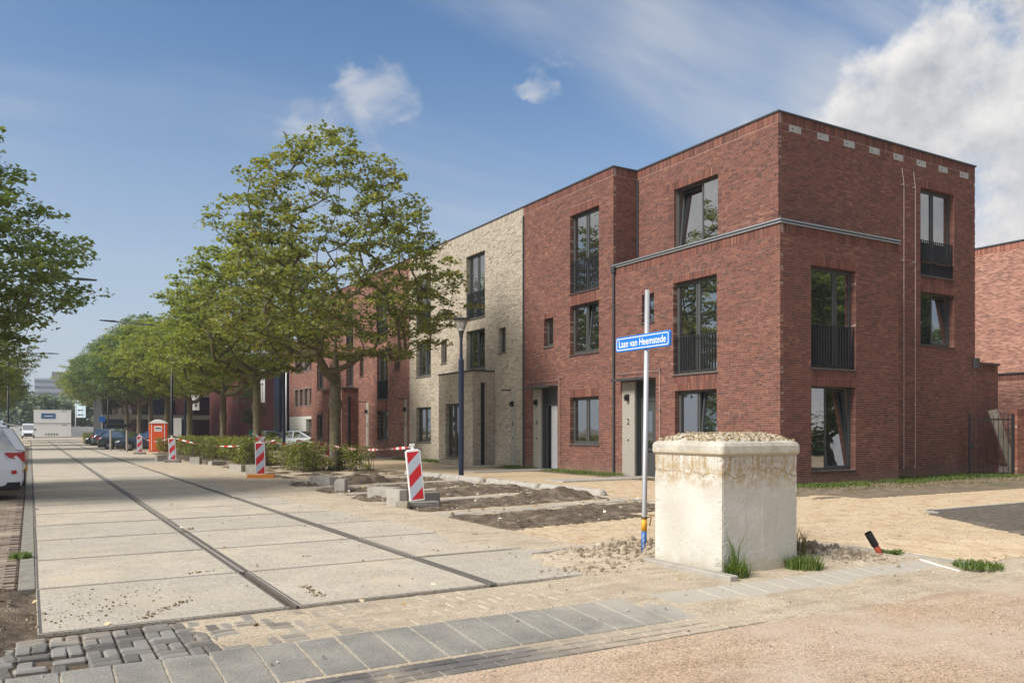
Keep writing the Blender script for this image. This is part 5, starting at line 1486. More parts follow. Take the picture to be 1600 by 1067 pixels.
# plate, parallel to the slab road; reading direction runs towards the camera
pl_n = MB(); X0 = sx + lean * 2.6 - .055
ya, yb = None, None
y0_, y1_, z0_, z1_ = 7.43, 8.47, 2.545, 2.735
F = front(X0)
def rrect(y0, y1, z0, z1, rad, n=4):
    pts = []
    for cy_, cz_, a0 in ((y1 - rad, z0 + rad, -90), (y1 - rad, z1 - rad, 0), (y0 + rad, z1 - rad, 90), (y0 + rad, z0 + rad, 180)):
        for k in range(n + 1): a = R(a0 + 90 * k / n); pts.append((cy_ + rad * math.cos(a), cz_ + rad * math.sin(a)))
    return pts
m = MB(); o_ = rrect(y0_, y1_, z0_, z1_, .03); m.loft([[(X0 + .030, y, z) for y, z in o_], [(X0 + .004, y, z) for y, z in o_], [(X0, y, z) for y, z in rrect(y0_ + .004, y1_ - .004, z0_ + .004, z1_ - .004, .027)]], cap0=True, cap1=True); plate = m.build('plate', M['sign_blue'], sg)
m = MB(); a_ = rrect(y0_ + .020, y1_ - .020, z0_ + .020, z1_ - .020, .022); b_ = rrect(y0_ + .029, y1_ - .029, z0_ + .029, z1_ - .029, .015)
m.loft([[(X0 - .0015, y, z) for y, z in a_], [(X0 - .0015, y, z) for y, z in b_]]); m.build('border', M['sign_white'], plate)
tx = glyph('Laan van Heemstede', .130, F, (y0_ + y1_) / 2, (z0_ + z1_) / 2 - .002, -.002, M['sign_white'], plate, 'lettering', extr=.0005, thin=.0002)
tv = [v.co.y for v in tx.data.vertices]; cy_ = (max(tv) + min(tv)) / 2; k_ = .90 / (max(tv) - min(tv))
for v in tx.data.vertices: v.co.y = cy_ + (v.co.y - cy_) * k_
m = MB()
for z in (2.58, 2.69): m.box(X0 + .03, sx + lean * z * .86 - .025, 7.87, 7.93, z, z + .025)
m.build('bracket', M['galv'], plate)

# ------------------------------------------------------------------ tilted pipe, white stripe
M['orange_pipe'] = mat('orange_pipe', base=(.33, .055, .02), rough=.5)
t = thing('pipe', (9.1, 6.42, 0), 'tilted orange drain pipe with black sleeve poking out of the ground', 'pipe')
pa, pb_ = Vector((9.12, 6.40, -.08)), Vector((8.93, 6.50, .275)); md = pa.lerp(pb_, .62)
m = MB(); m.tube([pa, md], .036, 14); m.build('tube', M['orange_pipe'], t, smooth=True)
m = MB(); m.tube([pa.lerp(pb_, .56), pb_], .045, 14, cap=False); m.tube([pb_, pa.lerp(pb_, .56)], .037, 14, cap=False); n0 = len(m.v); m.build('sleeve', M['black'], t, smooth=True)
m = MB(); m.tube([pa.lerp(pb_, .74), pa.lerp(pb_, .75)], .0365, 14); m.build('bore', M['interior'], t)
m = MB(); m.hexa([(9.165, 5.98, -.03), (9.195, 5.98, -.03), (9.02, 5.38, -.07), (8.995, 5.385, -.07), (9.165, 5.98, .004), (9.195, 5.98, .004), (9.02, 5.38, -.035), (8.995, 5.385, -.035)])
tag(m.build('white_batten', M['white_paint'], None, loc=(9.1, 5.7, 0)), 'narrow white strip lying on the grey concrete by the path kerb', 'strip')

# ------------------------------------------------------------------ striped barrier boards
M['baak_red'] = mat('baak_red', base=(.50, .012, .018), rough=.4); M['baak_grey'] = mat('baak_grey', base=(.42, .46, .52), rough=.35)
M['baak_white'] = mat('baak_white', base=(.80, .78, .76), rough=.45); M['baak_orange'] = mat('baak_orange', base=(.65, .22, .03), rough=.5)


def barrier_board(loc, rz, tilt, label, s=1.0):
    t = thing('barrier_board', loc, label, 'barrier', 'striped barrier boards along the road edge', rz)
    W, Hh, zb = .30 * s, 1.02, .12; T = Matrix.Rotation(R(tilt), 4, 'Y')
    L = lambda mb: mb.xf(Matrix.Translation((0, 0, zb)) @ T)
    m = MB(); o = [(-W / 2, 0), (W / 2, 0), (W / 2, Hh - .03), (W / 2 - .05, Hh + .015), (-W / 2 + .05, Hh + .015), (-W / 2, Hh - .03)]
    m.loft([[(x, .045, z) for x, z in o], [(x, -.045, z) for x, z in o], [(x * .97, -.05, .008 + z * .985) for x, z in o]], cap0=True, cap1=True); L(m)
    place(m.mesh('board', M['baak_white']), 'board', t)
    m = MB(); m.box(-.03, .03, -.015, .015, Hh, Hh + .13); m.box(-.05, .05, -.02, .02, Hh + .09, Hh + .13); L(m); place(m.mesh('grip', M['baak_white']), 'grip', t)
    w, h = W - .045, Hh - .06
    P = lambda a, q, d: (-w / 2 + a * w, d, .03 + (1 - q) * h)
    shapes = [([(0, 0), (1, 0), (0, .25)], 1), ([(0, .25), (1, 0), (1, .25), (0, .5)], 0), ([(0, .5), (1, .25), (1, .5), (0, .75)], 1), ([(0, .75), (1, .5), (1, .75), (0, 1)], 0), ([(1, .75), (1, 1), (0, 1)], 1)]
    for sh, k in shapes:
        m = MB(); m.poly([P(a, q, -.0525) for a, q in sh]); L(m); place(m.mesh('stripe', M['baak_red'] if k else M['baak_grey']), 'stripe', t)
    m = MB(); m.quad((-W / 2 + .01, .048, .02), (W / 2 - .01, .048, .02), (W / 2 - .01, .048, Hh - .05), (-W / 2 + .01, .048, Hh - .05)); L(m); place(m.mesh('back_face', M['baak_orange']), 'back_face', t)
    m = MB(); m.box(-.02, .02, -.02, .02, -.12, .02); L(m); place(m.mesh('peg', M['baak_white']), 'peg', t)
    return t


def base_foot(t, slabs, mt='concrete_dark'):
    for k, (x0, x1, y0, y1, z0, z1, rz) in enumerate(slabs):
        m = MB(); m.bbox(x0, x1, y0, y1, z0, z1, .012); m.xf(Matrix.Rotation(R(rz), 4, 'Z')); place(m.mesh('foot', M[mt]), 'foot', t)


b1 = barrier_board((6.72, 15.2, 0), R(-14), -5.5, 'leaning striped board nearest the camera, propped on loose concrete slabs', 1.0)
base_foot(b1, [(-.42, .40, -.24, .14, .02, .11, 4)])
def loose(name, parts, loc, rz, label, cat, group=None, mt='concrete_dark', rx=0):
    t = thing(name, loc, label, cat, group, rz); t.rotation_euler = (rx, 0, rz)
    for p in parts: m = MB(); m.bbox(*p, .012); place(m.mesh('stone', M[mt]), 'stone', t)
    return t
loose('concrete_slab_piece', [(-.13, .13, -.20, .20, 0, .36)], (6.42, 15.50, -.02), R(20), 'upright concrete piece left behind the nearest striped board', 'concrete piece', mt='concrete')
loose('concrete_slab_piece', [(-.28, .28, -.12, .12, 0, .20)], (7.02, 15.46, .06), R(-8), 'grey concrete piece right behind the nearest striped board', 'concrete piece')
loose('wood_block', [(-.06, .06, -.12, .12, 0, .16)], (6.34, 14.98, -.02), R(30), 'short light wood block at the left foot of the nearest striped board', 'wood block', mt='wood_grey')
b2 = barrier_board((6.33, 26.6, 0), R(-20), -1.5, 'striped board with the dangling tape bow, before the second tree'); base_foot(b2, [(-.40, .42, -.18, .18, .0, .12, 0)], 'baak_orange')
b3 = barrier_board((5.80, 41.6, 0), R(-16), -2.0, 'striped board right of the orange portable toilet'); base_foot(b3, [(-.35, .35, -.2, .2, 0, .12, 0)])
b4 = barrier_board((5.95, 56.6, 0), R(-14), -1.0, 'striped board left of the orange portable toilet, furthest of the four'); base_foot(b4, [(-.35, .35, -.2, .2, 0, .12, 0)])

# barrier tape strung between the boards
M['tape_red'] = mat('tape_red', base=(.62, .03, .03), rough=.4); M['tape_white'] = mat('tape_white', base=(.80, .78, .76), rough=.4)
def tape(pts, sags, label, w=.06):
    me = MB(); cnt = 0
    for (a, b), sag in zip(zip(pts[:-1], pts[1:]), sags):
        a, b = Vector(a), Vector(b); n = max(6, int((b - a).length / .32))
        P = []
        for i in range(n + 1):
            f = i / n; p = a.lerp(b, f); p.z -= sag * 4 * f * (1 - f); P.append((p, .5 + .45 * math.sin(i * .55 + a.x)))
        for i in range(n):
            (p, q), (p2, q2) = P[i], P[i + 1]
            d = (b - a).normalized(); sd_ = d.cross(Vector((0, 0, 1)))
            u = Vector((0, 0, 1)) * w * q + sd_ * w * (1 - q); u2 = Vector((0, 0, 1)) * w * q2 + sd_ * w * (1 - q2)
            me.quad(p - u / 2, p2 - u2 / 2, p2 + u2 / 2, p + u / 2, cnt % 2); cnt += 1
    return tag(me.build('barrier_tape', [M['tape_red'], M['tape_white']], None, loc=pts[0]), label, 'barrier tape', 'red and white tape between the boards')
top1, top2, top3, top4 = (6.60, 15.22, 1.20), (6.30, 26.6, 1.22), (5.76, 41.6, 1.20), (5.93, 56.6, 1.2)
tape([top2, (9.62, 29.95, 1.0), top1], [.10, .12], 'red and white tape passing the big tree trunk to the nearest board')
tape([top3, (8.6, 33.6, 1.12), top2], [.34, .08], 'red and white tape sagging over the long hedge between the two middle boards')
tape([top4, top3], [.30], 'red and white tape across the front of the orange toilet')
me = MB(); r_ = random.Random(3)
for k in range(2):
    p = Vector((9.60, 29.80, .98)); d = Vector((-.05 + .13 * k, -.02, -.42 - .05 * k)); s_ = Vector((.05, .02, 0))
    me.quad(p - s_ * .4, p + s_ * .4, p + d + s_, p + d - s_, k)
tag(me.build('tape_end', [M['tape_red'], M['tape_white']], None, loc=(9.6, 29.8, .9)), 'short loose tape ends hanging beside the big tree trunk', 'barrier tape')
me = MB()
for k in range(7):
    a = R(51 * k); p = Vector((6.30, 26.55, 1.26)); d = Vector((math.cos(a) * .16, math.sin(a) * .08, .10 * math.sin(a * 2) + .05)); s_ = Vector((.0, .0, .05)); me.quad(p - s_, p + s_, p + d + s_ * .6, p + d - s_ * .6, k % 2)
tag(me.build('tape_knot', [M['tape_white'], M['tape_red']], None, loc=(6.3, 26.55, 1.2)), 'crumpled tape knot on the grip of the second striped board', 'barrier tape')
tape([(13.2, 47, .9), (15.8, 52, .95)], [.05], 'distant red and white tape in front of the parked cars', .16)

# ------------------------------------------------------------------ loose kerb stones and parking stops
def kstone(loc, rz, L, W, Hh, label, rx=0):
    t = thing('kerb_stone', loc, label, 'kerb stone', 'loose kerb stones on the dug strip', R(rz)); m = MB()
    pr = [(-W / 2, 0), (W / 2, 0), (W / 2, Hh - .08), (W / 2 - .05, Hh), (-W / 2, Hh)]
    m.loft([[(-L / 2, y, z) for y, z in pr], [(L / 2, y, z) for y, z in pr]], cap0=True, cap1=True); m.xf(Matrix.Rotation(R(rx), 4, 'Y')); place(m.mesh('stone', M['concrete']), 'stone', t); return t
kstone((7.15, 22.6, -.02), -72, .95, .34, .25, 'long kerb stone lying on soil, just right of the tape-bow board')
kstone((6.72, 19.9, -.03), 55, .30, .26, .34, 'kerb stone standing on end between two lying ones')
kstone((6.95, 17.5, -.02), -58, .72, .40, .26, 'kerb stone lying closest to the nearest striped board')
kstone((6.55, 30.9, -.02), -60, .62, .30, .28, 'low kerb stone left of the tape-bow board, in front of the dense hedge')
kstone((6.62, 28.9, -.02), -30, .42, .34, .36, 'upright kerb stone close behind the tape-bow board')
kstone((6.35, 38.6, -.02), -30, .42, .34, .34, 'upright kerb stone right of the third striped board')
kstone((7.0, 37.2, -.02), 20, .70, .3, .2, 'flat kerb stone in front of the long hedge')
kstone((5.55, 43.5, -.02), 10, .5, .3, .3, 'small kerb stone left behind the third striped board')
for k, (y, x, lb) in enumerate(((16.75, 11.55, 'rounded concrete parking stop closest to the camera'), (19.45, 11.45, 'rounded parking stop with dark holes in its top, second from the camera'), (22.35, 11.38, 'rounded parking stop at the foot of the near lamp post'), (25.05, 11.3, 'rounded parking stop behind the lamp post, farthest of four'))):
    t = thing('parking_stop', (x, y, 0), lb, 'parking stop', 'rounded concrete parking stops')
    for h0, h1 in ((-1.36, -.01), (.01, 1.36)):
        m = MB(); ring = lambda yy, s: [(.15 * s * math.cos(a), yy, -.02 + .17 * s * math.sin(a)) for a in [R(180 * i / 10) for i in range(11)]] + [(-.15 * s, yy, -.05), (.15 * s, yy, -.05)]
        e0, e1 = (h0, h1); st = [ring(e0 if h0 > -1 else e0 + .08, 1), ring(e1 if h1 < 1 else e1 - .08, 1)]
        if h0 < -1: st = [ring(e0, .35), ring(e0 + .03, .8)] + st
        else: st = st + [ring(e1 - .03, .8), ring(e1, .35)]
        m.loft(st, cap0=True, cap1=True); place(m.mesh('half', M['concrete']), 'half', t)
        if k == 1:
            q = MB(); q.lathe([(.06, .151), (.001, .153)], (0, (h0 + h1) / 2, 0), 10, cap0=False, cap1=False); place(q.mesh('hole', M['black']), 'hole', t)

# ------------------------------------------------------------------ lamps
def lamp_post(loc, label):
    t = thing('lamp_post', loc, label, 'lamp post', 'low lamp posts along the footpath')
    m = MB(); m.lathe([(.085, -.1), (.085, 3.72), (.075, 3.78), (.048, 3.80), (.045, 4.40)], n=14); place(m.mesh('post', M['navy'], smooth=False), 'post', t)
    m = MB(); m.lathe([(.05, 4.40), (.055, 4.46), (.085, 4.63), (.095, 4.66)], n=14); place(m.mesh('collar', M['steel_dark']), 'collar', t)
    m = MB(); m.lathe([(.10, 4.66), (.235, 5.02)], n=20, cap0=False, cap1=False); place(m.mesh('lamp_shade', M['lamp_glass'], smooth=True), 'lamp_shade', t)
    m = MB(); m.lathe([(.075, 4.66), (.07, 4.72), (.03, 4.76)], n=12); place(m.mesh('bulb', M['white_paint']), 'bulb', t)
    m = MB(); m.lathe([(.25, 5.00), (.275, 5.02), (.275, 5.045), (.16, 5.075)], n=20); place(m.mesh('cap', M['steel_dark']), 'cap', t)
    return t
lp = lamp_post((11.72, 23.1, 0), 'dark blue lamp post with cone head in front of the tan brick house')
copy_tree(lp, (11.8, 44.4, 0), 0, 'lamp post with cone head in front of the narrow-windowed brick block')
copy_tree(lp, (11.5, 75.3, 0), 0, 'far lamp post with cone head by the glass office')


def mast(loc, dirx, label, L=4.2):
    t = thing('street_lamp', loc, label, 'street lamp', 'tall street lamps with long arms')
    m = MB(); m.lathe([(.10, -.1), (.095, 1.5), (.06, 8.1)], n=12); place(m.mesh('mast', M['black'], smooth=True), 'mast', t)
    m = MB(); m.tube([(0, 0, 8.05), (dirx * .4, 0, 8.2), (dirx * (L - .9), 0, 8.34)], [.05, .045, .035], 8); place(m.mesh('arm', M['black'], smooth=True), 'arm', t)
    m = MB(); m.loft([[(dirx * x, y * w, z + h * q) for y, q in ((-1, 0), (1, 0), (1, 1), (-1, 1))] for x, w, z, h in ((L - 1.0, .04, 8.31, .06), (L - .8, .13, 8.29, .10), (L, .10, 8.33, .05))], cap0=True, cap1=True); place(m.mesh('lamp_head', M['steel_dark']), 'lamp_head', t)
    return t
mast((7.9, 57, 0), -1, 'tall black street lamp rising behind the third striped board')
mast((-1.3, 41.8, 0), 1, 'street lamp whose arm reaches out of the large left tree', 3.9)
mast((-1.7, 84, 0), 1, 'street lamp on the left with its arm over the yellow-green tree', 3.9)
mast((8.2, 112, 0), -1, 'far black street lamp between the trees of the right row')

# ------------------------------------------------------------------ portable toilet
M['toilet'] = mat('toilet', base=(.70, .085, .012), rough=.45); M['toilet_roof'] = mat('toilet_roof', base=(.78, .74, .72), rough=.4); M['print'] = mat('print', base=(.10, .09, .09), rough=.6)
t = thing('portable_toilet', (7.8, 62.5, 0), 'orange portable toilet with white domed roof', 'portable toilet', None, R(-12))
m = MB(); m.bbox(-.58, .58, -.58, .58, 0, 1.98, .03); place(m.mesh('cabin', M['toilet']), 'cabin', t)
m = MB(); m.loft([[(x, y, 1.98 + .27 * max(0, 1 - (x / .62) ** 2) * s) for x in [-.62 + 1.24 * i / 10 for i in range(11)]] for y, s in ((-.62, .85), (-.5, 1), (.5, 1), (.62, .85))], close=False)
m.poly([(x, -.62, 1.98 + .2295 * max(0, 1 - (x / .62) ** 2)) for x in [-.62 + 1.24 * i / 10 for i in range(11)]]); m.poly([(x, .62, 1.98 + .2295 * max(0, 1 - (x / .62) ** 2)) for x in [-.62 + 1.24 * i / 10 for i in range(11)]])
place(m.mesh('roof', M['toilet_roof']), 'roof', t)
m = MB(); m.box(-.38, .38, -.60, -.58, .10, 1.92); d_ = place(m.mesh('door', M['toilet']), 'door', t)
m = MB(); m.box(-.24, .25, -.612, -.60, 1.42, 1.78); g_ = place(m.mesh('sign_plate', M['sign_white']), 'sign_plate', d_)
m = MB(); m.box(-.19, .20, -.616, -.612, 1.60, 1.70); m.box(-.24, .25, -.616, -.612, 1.51, 1.54); place(m.mesh('print', M['print']), 'print', d_)
for x in (-.42, .42): m = MB(); m.box(x - .02, x + .02, -.60, -.575, .05, 1.95); place(m.mesh('edge_strip', M['toilet_roof']), 'edge_strip', t)
for z in (.35, .7): m = MB(); m.box(-.34, .34, -.606, -.60, z, z + .04); place(m.mesh('rib', M['toilet']), 'rib', d_)

# ------------------------------------------------------------------ vehicles
def paint(name, c, rough=.28): return mat(name, base=c, rough=rough, spec=.5, **{'Coat Weight': .6, 'Coat Roughness': .05})
M['car_white'] = paint('car_white', (.70, .72, .75)); M['car_black'] = paint('car_black', (.012, .013, .016)); M['car_grey'] = paint('car_grey', (.06, .075, .085)); M['car_green'] = paint('car_green', (.030, .042, .042))
M['car_silver'] = paint('car_silver', (.42, .44, .46)); M['car_blue'] = paint('car_blue', (.02, .032, .055))
M['lamp_red'] = mat('lamp_red', base=(.42, .012, .015), rough=.15); M['lamp_clear'] = mat('lamp_clear', base=(.75, .76, .78), rough=.1); M['alloy'] = mat('alloy', base=(.45, .45, .46), rough=.3, metal=.8)

BODY = [(-.50, .80, .42, .72), (-.492, .90, .33, .88), (-.47, .96, .27, .95), (-.40, 1.0, .22, .98), (-.20, 1.0, .20, .96), (.05, 1.0, .20, .93), (.24, 1.0, .20, .92), (.36, .98, .21, .86), (.45, .92, .25, .76), (.485, .86, .30, .66), (.50, .76, .38, .56)]
ROOFS = {'hatch': [(-.485, .96), (-.43, 1.28), (-.37, 1.42), (-.15, 1.47), (.02, 1.45), (.10, 1.36), (.26, .93)],
         'suv': [(-.488, 1.10), (-.455, 1.42), (-.43, 1.59), (-.15, 1.66), (.02, 1.64), (.10, 1.52), (.24, 1.04)],
         'sedan': [(-.40, .95), (-.27, 1.32), (-.17, 1.42), (-.02, 1.45), (.06, 1.42), (.12, 1.33), (.27, .93)]}


def car(label, kindn, L, W, paintm, loc, rz, cat='car', box=False, dz=0.0):
    t = thing('parked_car', loc, label, cat, 'cars parked beside the road', rz); hw = W / 2; lift = .10 if kindn == 'suv' else 0
    def ring(x, w, zb, zt):
        w *= hw; h = zt - zb
        h_ = [(-.90 * w, zb), (-.98 * w, zb + .12 * h), (-1.0 * w, zb + .50 * h), (-.985 * w, zb + .78 * h), (-.95 * w, zt - .02), (-.86 * w, zt)]
        p = h_ + [(-y, z) for y, z in reversed(h_)]; return [(x * L, y, z) for y, z in p]
    m = MB(); m.loft([ring(x, w, zb, zt + lift * (1.3 if zt > .6 else .6)) for x, w, zb, zt in BODY], cap0=True, cap1=True); place(m.mesh('body', paintm, smooth=False), 'body', t)
    rf = ROOFS[kindn]; m = MB(); rr_ = []
    for x, z in rf:
        f = min(1, max(0, (z - .93 - lift * 1.3) / .55)); w0 = .90 * hw; w1 = (.90 - .17 * f) * hw
        zb = .93 + lift * 1.2 if x < .2 else .88 + lift * 1.2; rr_.append([(x * L, -w0, zb), (x * L, -w1, z - .03), (x * L, -w1 * .85, z), (x * L, w1 * .85, z), (x * L, w1, z - .03), (x * L, w0, zb)])
    m.loft(rr_, close=False); m.poly(rr_[0]); m.poly(rr_[-1]); place(m.mesh('window_glass', M['glass']), 'window_glass', t)
    # roof skin and pillars in body colour
    m = MB(); sk = []
    for x, z in rf[1:-1]:
        f = min(1, (z - .93 - lift * 1.3) / .55); w1 = (.90 - .17 * f) * hw + .004
        sk.append([(x * L, -w1 - .002, z - .06), (x * L, -w1, z - .02), (x * L, -w1 * .85, z + .012), (x * L, w1 * .85, z + .012), (x * L, w1, z - .02), (x * L, w1 + .002, z - .06)])
    m.loft(sk[1:-1] if kindn != 'suv' else sk[:-1], close=False); place(m.mesh('roof', paintm), 'roof', t)
    m = MB()
    for s in (-1, 1):
        for (xa, za), (xb, zb), wd in ((rf[0], rf[2], .09), ((-.06, .95 + lift), (-.065, 1.40 + lift), .05), (rf[-1], rf[-3], .045)):
            ya = s * (.90 * hw + .006); f = min(1, (zb - .93 - lift * 1.3) / .55); yb = s * ((.90 - .17 * f) * hw + .008); za = max(za, .92 + lift)
            m = MB(); m.hexa([(xa * L - wd, ya - .006, za), (xa * L + wd, ya - .006, za), (xa * L + wd, ya + .006, za), (xa * L - wd, ya + .006, za), (xb * L - wd, yb - .006, zb - .02), (xb * L + wd, yb - .006, zb - .02), (xb * L + wd, yb + .006, zb - .02), (xb * L - wd, yb + .006, zb - .02)]); place(m.mesh('pillar', paintm), 'pillar', t)
    # sills, bumpers, lights
    m = MB(); m.box(-.485 * L, .485 * L, -.965 * hw, .965 * hw, .17 + lift * .5, .30 + lift); m.box(-.506 * L, -.48 * L, -.75 * hw, .75 * hw, .30, .52 + lift); m.box(.485 * L, .506 * L, -.6 * hw, .6 * hw, .30, .50 + lift); place(m.mesh('lower_trim', M['rubber']), 'lower_trim', t)
    for s in (-1, 1):
        m = MB(); m.hexa([(-.507 * L, s * .62 * hw, .74 + lift), (-.507 * L, s * .86 * hw, .74 + lift), (-.44 * L, s * 1.008 * hw, .84 + lift), (-.49 * L, s * .62 * hw, .74 + lift), (-.503 * L, s * .60 * hw, .93 + lift), (-.500 * L, s * .90 * hw, .94 + lift), (-.42 * L, s * 1.004 * hw, .95 + lift), (-.485 * L, s * .6 * hw, .93 + lift)]); place(m.mesh('tail_light', M['lamp_red']), 'tail_light', t)
        m = MB(); m.hexa([(.497 * L, s * .48 * hw, .58 + lift), (.485 * L, s * .86 * hw, .60 + lift), (.44 * L, s * .955 * hw, .64 + lift), (.48 * L, s * .48 * hw, .58 + lift), (.490 * L, s * .48 * hw, .68 + lift), (.476 * L, s * .87 * hw, .71 + lift), (.43 * L, s * .965 * hw, .76 + lift), (.47 * L, s * .48 * hw, .70 + lift)]); place(m.mesh('headlight', M['lamp_clear']), 'headlight', t)
        m = MB(); m.bbox(.17 * L, .205 * L, s * 1.0 * hw, s * 1.0 * hw + s * .17, .93 + lift, 1.06 + lift, .01); place(m.mesh('wing_mirror', paintm), 'wing_mirror', t)
    m = MB(); m.box(-.512 * L, -.505 * L, -.26, .26, .50 + lift, .61 + lift); place(m.mesh('number_plate', M['yellow_band']), 'number_plate', t)
    R_ = .33 + lift * .3
    for x in (-.30, .305):
        for s in (-1, 1):
            a = MB(); a.lathe([(R_ + .06, -.02), (R_ + .06, .012)], n=20); a.xf(Matrix.Translation((x * L, s * hw * .985, R_)) @ Matrix.Rotation(R(-90 * s), 4, 'X')); place(a.mesh('wheel_arch', M['rubber']), 'wheel_arch', t)
            w = MB(); w.lathe([(R_ * .66, -.10), (R_ * .94, -.10), (R_, -.06), (R_, .03), (R_ * .94, .055), (R_ * .68, .05), (R_ * .64, .02)], n=22, cap0=True, cap1=False); w.xf(Matrix.Rotation(R(-90 * s), 4, 'X'))
            wo = place(w.mesh('wheel', M['rubber'], smooth=False), 'wheel', t, (x * L, s * hw * .975, R_))
            rm = MB(); rm.lathe([(R_ * .66, .022), (R_ * .60, .030), (R_ * .58, .005)], n=20, cap0=False, cap1=False); rm.lathe([(R_ * .14, .0), (R_ * .12, .035)], n=10)
            for k in range(5):
                q = MB(); q.hexa([(.03, -.028, .005), (R_ * .6, -.035, .01), (R_ * .6, .035, .01), (.03, .028, .005), (.03, -.022, .03), (R_ * .6, -.028, .026), (R_ * .6, .028, .026), (.03, .022, .03)]); q.xf(Matrix.Rotation(R(72 * k), 4, 'Z'))
                n0 = len(rm.v); rm.v += q.v; rm.f += [tuple(i + n0 for i in f) for f in q.f]; rm.m += q.m
            rm.xf(Matrix.Rotation(R(-90 * s), 4, 'X')); place(rm.mesh('rim', M['alloy']), 'rim', wo)
    if box:
        b = MB(); b.loft([[(x, y * w, 1.78 + h * q) for y, q in ((-1, 0), (1, 0), (1.0, .7), (.8, 1), (-.8, 1), (-1, .7))] for x, w, h in ((-1.35, .3, .15), (-1.2, .42, .30), (.5, .42, .28), (.9, .30, .10))], cap0=True, cap1=True); place(b.mesh('roof_box', M['black']), 'roof_box', t)
        b = MB(); b.box(-.9, -.84, -.6, .6, 1.68, 1.79); b.box(.3, .36, -.6, .6, 1.66, 1.79); place(b.mesh('roof_bars', M['black']), 'roof_bars', t)
    return t


LSUV, WSUV = 4.65, 1.88
w_ = car('white car whose tail just reaches into the frame at the left edge', 'suv', LSUV, WSUV, M['car_white'], (-.13 - LSUV / 2, 21.85, 0), R(180))
m = MB(); m.hexa([(-.500 * LSUV, -.70, 1.60), (-.43 * LSUV, -.70, 1.66), (-.43 * LSUV, .70, 1.66), (-.500 * LSUV, .70, 1.60), (-.502 * LSUV, -.70, 1.63), (-.42 * LSUV, -.72, 1.70), (-.42 * LSUV, .72, 1.70), (-.502 * LSUV, .70, 1.63)]); place(m.mesh('spoiler', M['car_white']), 'spoiler', w_)
for s in (-1, 1):
    m = MB(); m.hexa([(-.498 * LSUV, s * .80, .60), (-.46 * LSUV, s * .938, .58), (-.45 * LSUV, s * .925, .58), (-.49 * LSUV, s * .78, .6), (-.498 * LSUV, s * .80, .67), (-.46 * LSUV, s * .938, .66), (-.45 * LSUV, s * .925, .66), (-.49 * LSUV, s * .78, .67)]); place(m.mesh('reflector', M['lamp_red']), 'reflector', w_)
car('dark car mostly hidden behind the white car at the left edge', 'hatch', 4.2, 1.76, M['car_black'], (-.35 - 2.1, 25.4, 0), R(180))
car('dark blue sedan with its nose to the road, beside the orange portable toilet', 'sedan', 4.7, 1.82, M['car_blue'], (7.7, 66.6, 0), R(174))
car('dark grey hatchback, tail to the road, beside the car with the roof box', 'hatch', 4.3, 1.78, M['car_green'], (6.65, 71.6, 0), R(-6))
car('grey estate car carrying a black roof box, tail to the road', 'suv', 4.7, 1.86, M['car_grey'], (7.0, 81.0, 0), R(-4), box=True)
car('black car with its nose to the road, furthest of the parked cars on the right', 'hatch', 4.2, 1.78, M['car_black'], (6.6, 88.5, 0), R(176))
car('silver car with red tail lights behind the hedge, before the ribbed panels', 'sedan', 4.6, 1.80, M['car_silver'], (17.0, 60.6, 0), R(128))
car('grey-blue car partly hidden by the second tree trunk, before the dark brick building', 'sedan', 4.5, 1.80, M['car_grey'], (15.2, 62.0, 0), R(150))

v = thing('white_van', (-.4, 172, 0), 'white delivery van facing down the road in front of the white containers', 'van', None, R(-90))
m = MB(); st = [(-2.9, .95, .35, 2.55), (-2.8, 1.0, .3, 2.62), (.9, 1.0, .3, 2.62), (1.35, .96, .3, 2.48), (2.05, .94, .3, 1.45), (2.65, .9, .32, 1.2), (2.9, .8, .4, .95)]
m.loft([[(x, -w, zb), (x, -w, zb + .6 * (zt - zb)), (x, -w * .88, zt), (x, w * .88, zt), (x, w, zb + .6 * (zt - zb)), (x, w, zb)] for x, w, zb, zt in st], cap0=True, cap1=True); place(m.mesh('body', M['car_white']), 'body', v)
m = MB(); m.quad((1.42, -.80, 2.36), (1.42, .80, 2.36), (2.04, .84, 1.50), (2.04, -.84, 1.50)); m.v = [(x + .03, y, z + .02) for x, y, z in m.v]; place(m.mesh('windscreen', M['glass']), 'windscreen', v)
m = MB(); m.box(2.82, 2.93, -.62, .62, .55, .85); m.box(2.70, 2.95, -.86, .86, .34, .52); place(m.mesh('grille', M['black']), 'grille', v)
for s in (-1, 1):
    m = MB(); m.box(2.62, 2.86, s * .62, s * .88, .86, 1.08); place(m.mesh('headlight', M['lamp_clear']), 'headlight', v)
    m = MB(); m.box(1.7, 1.85, s * 1.0, s * 1.22, 1.35, 1.72); place(m.mesh('wing_mirror', M['black']), 'wing_mirror', v)
    for x in (-1.7, 1.9):
        m = MB(); m.lathe([(.35, -.12), (.35, .12)], n=16); m.xf(Matrix.Rotation(R(90), 4, 'X')); place(m.mesh('wheel', M['rubber']), 'wheel', v, (x, s * .88, .35))

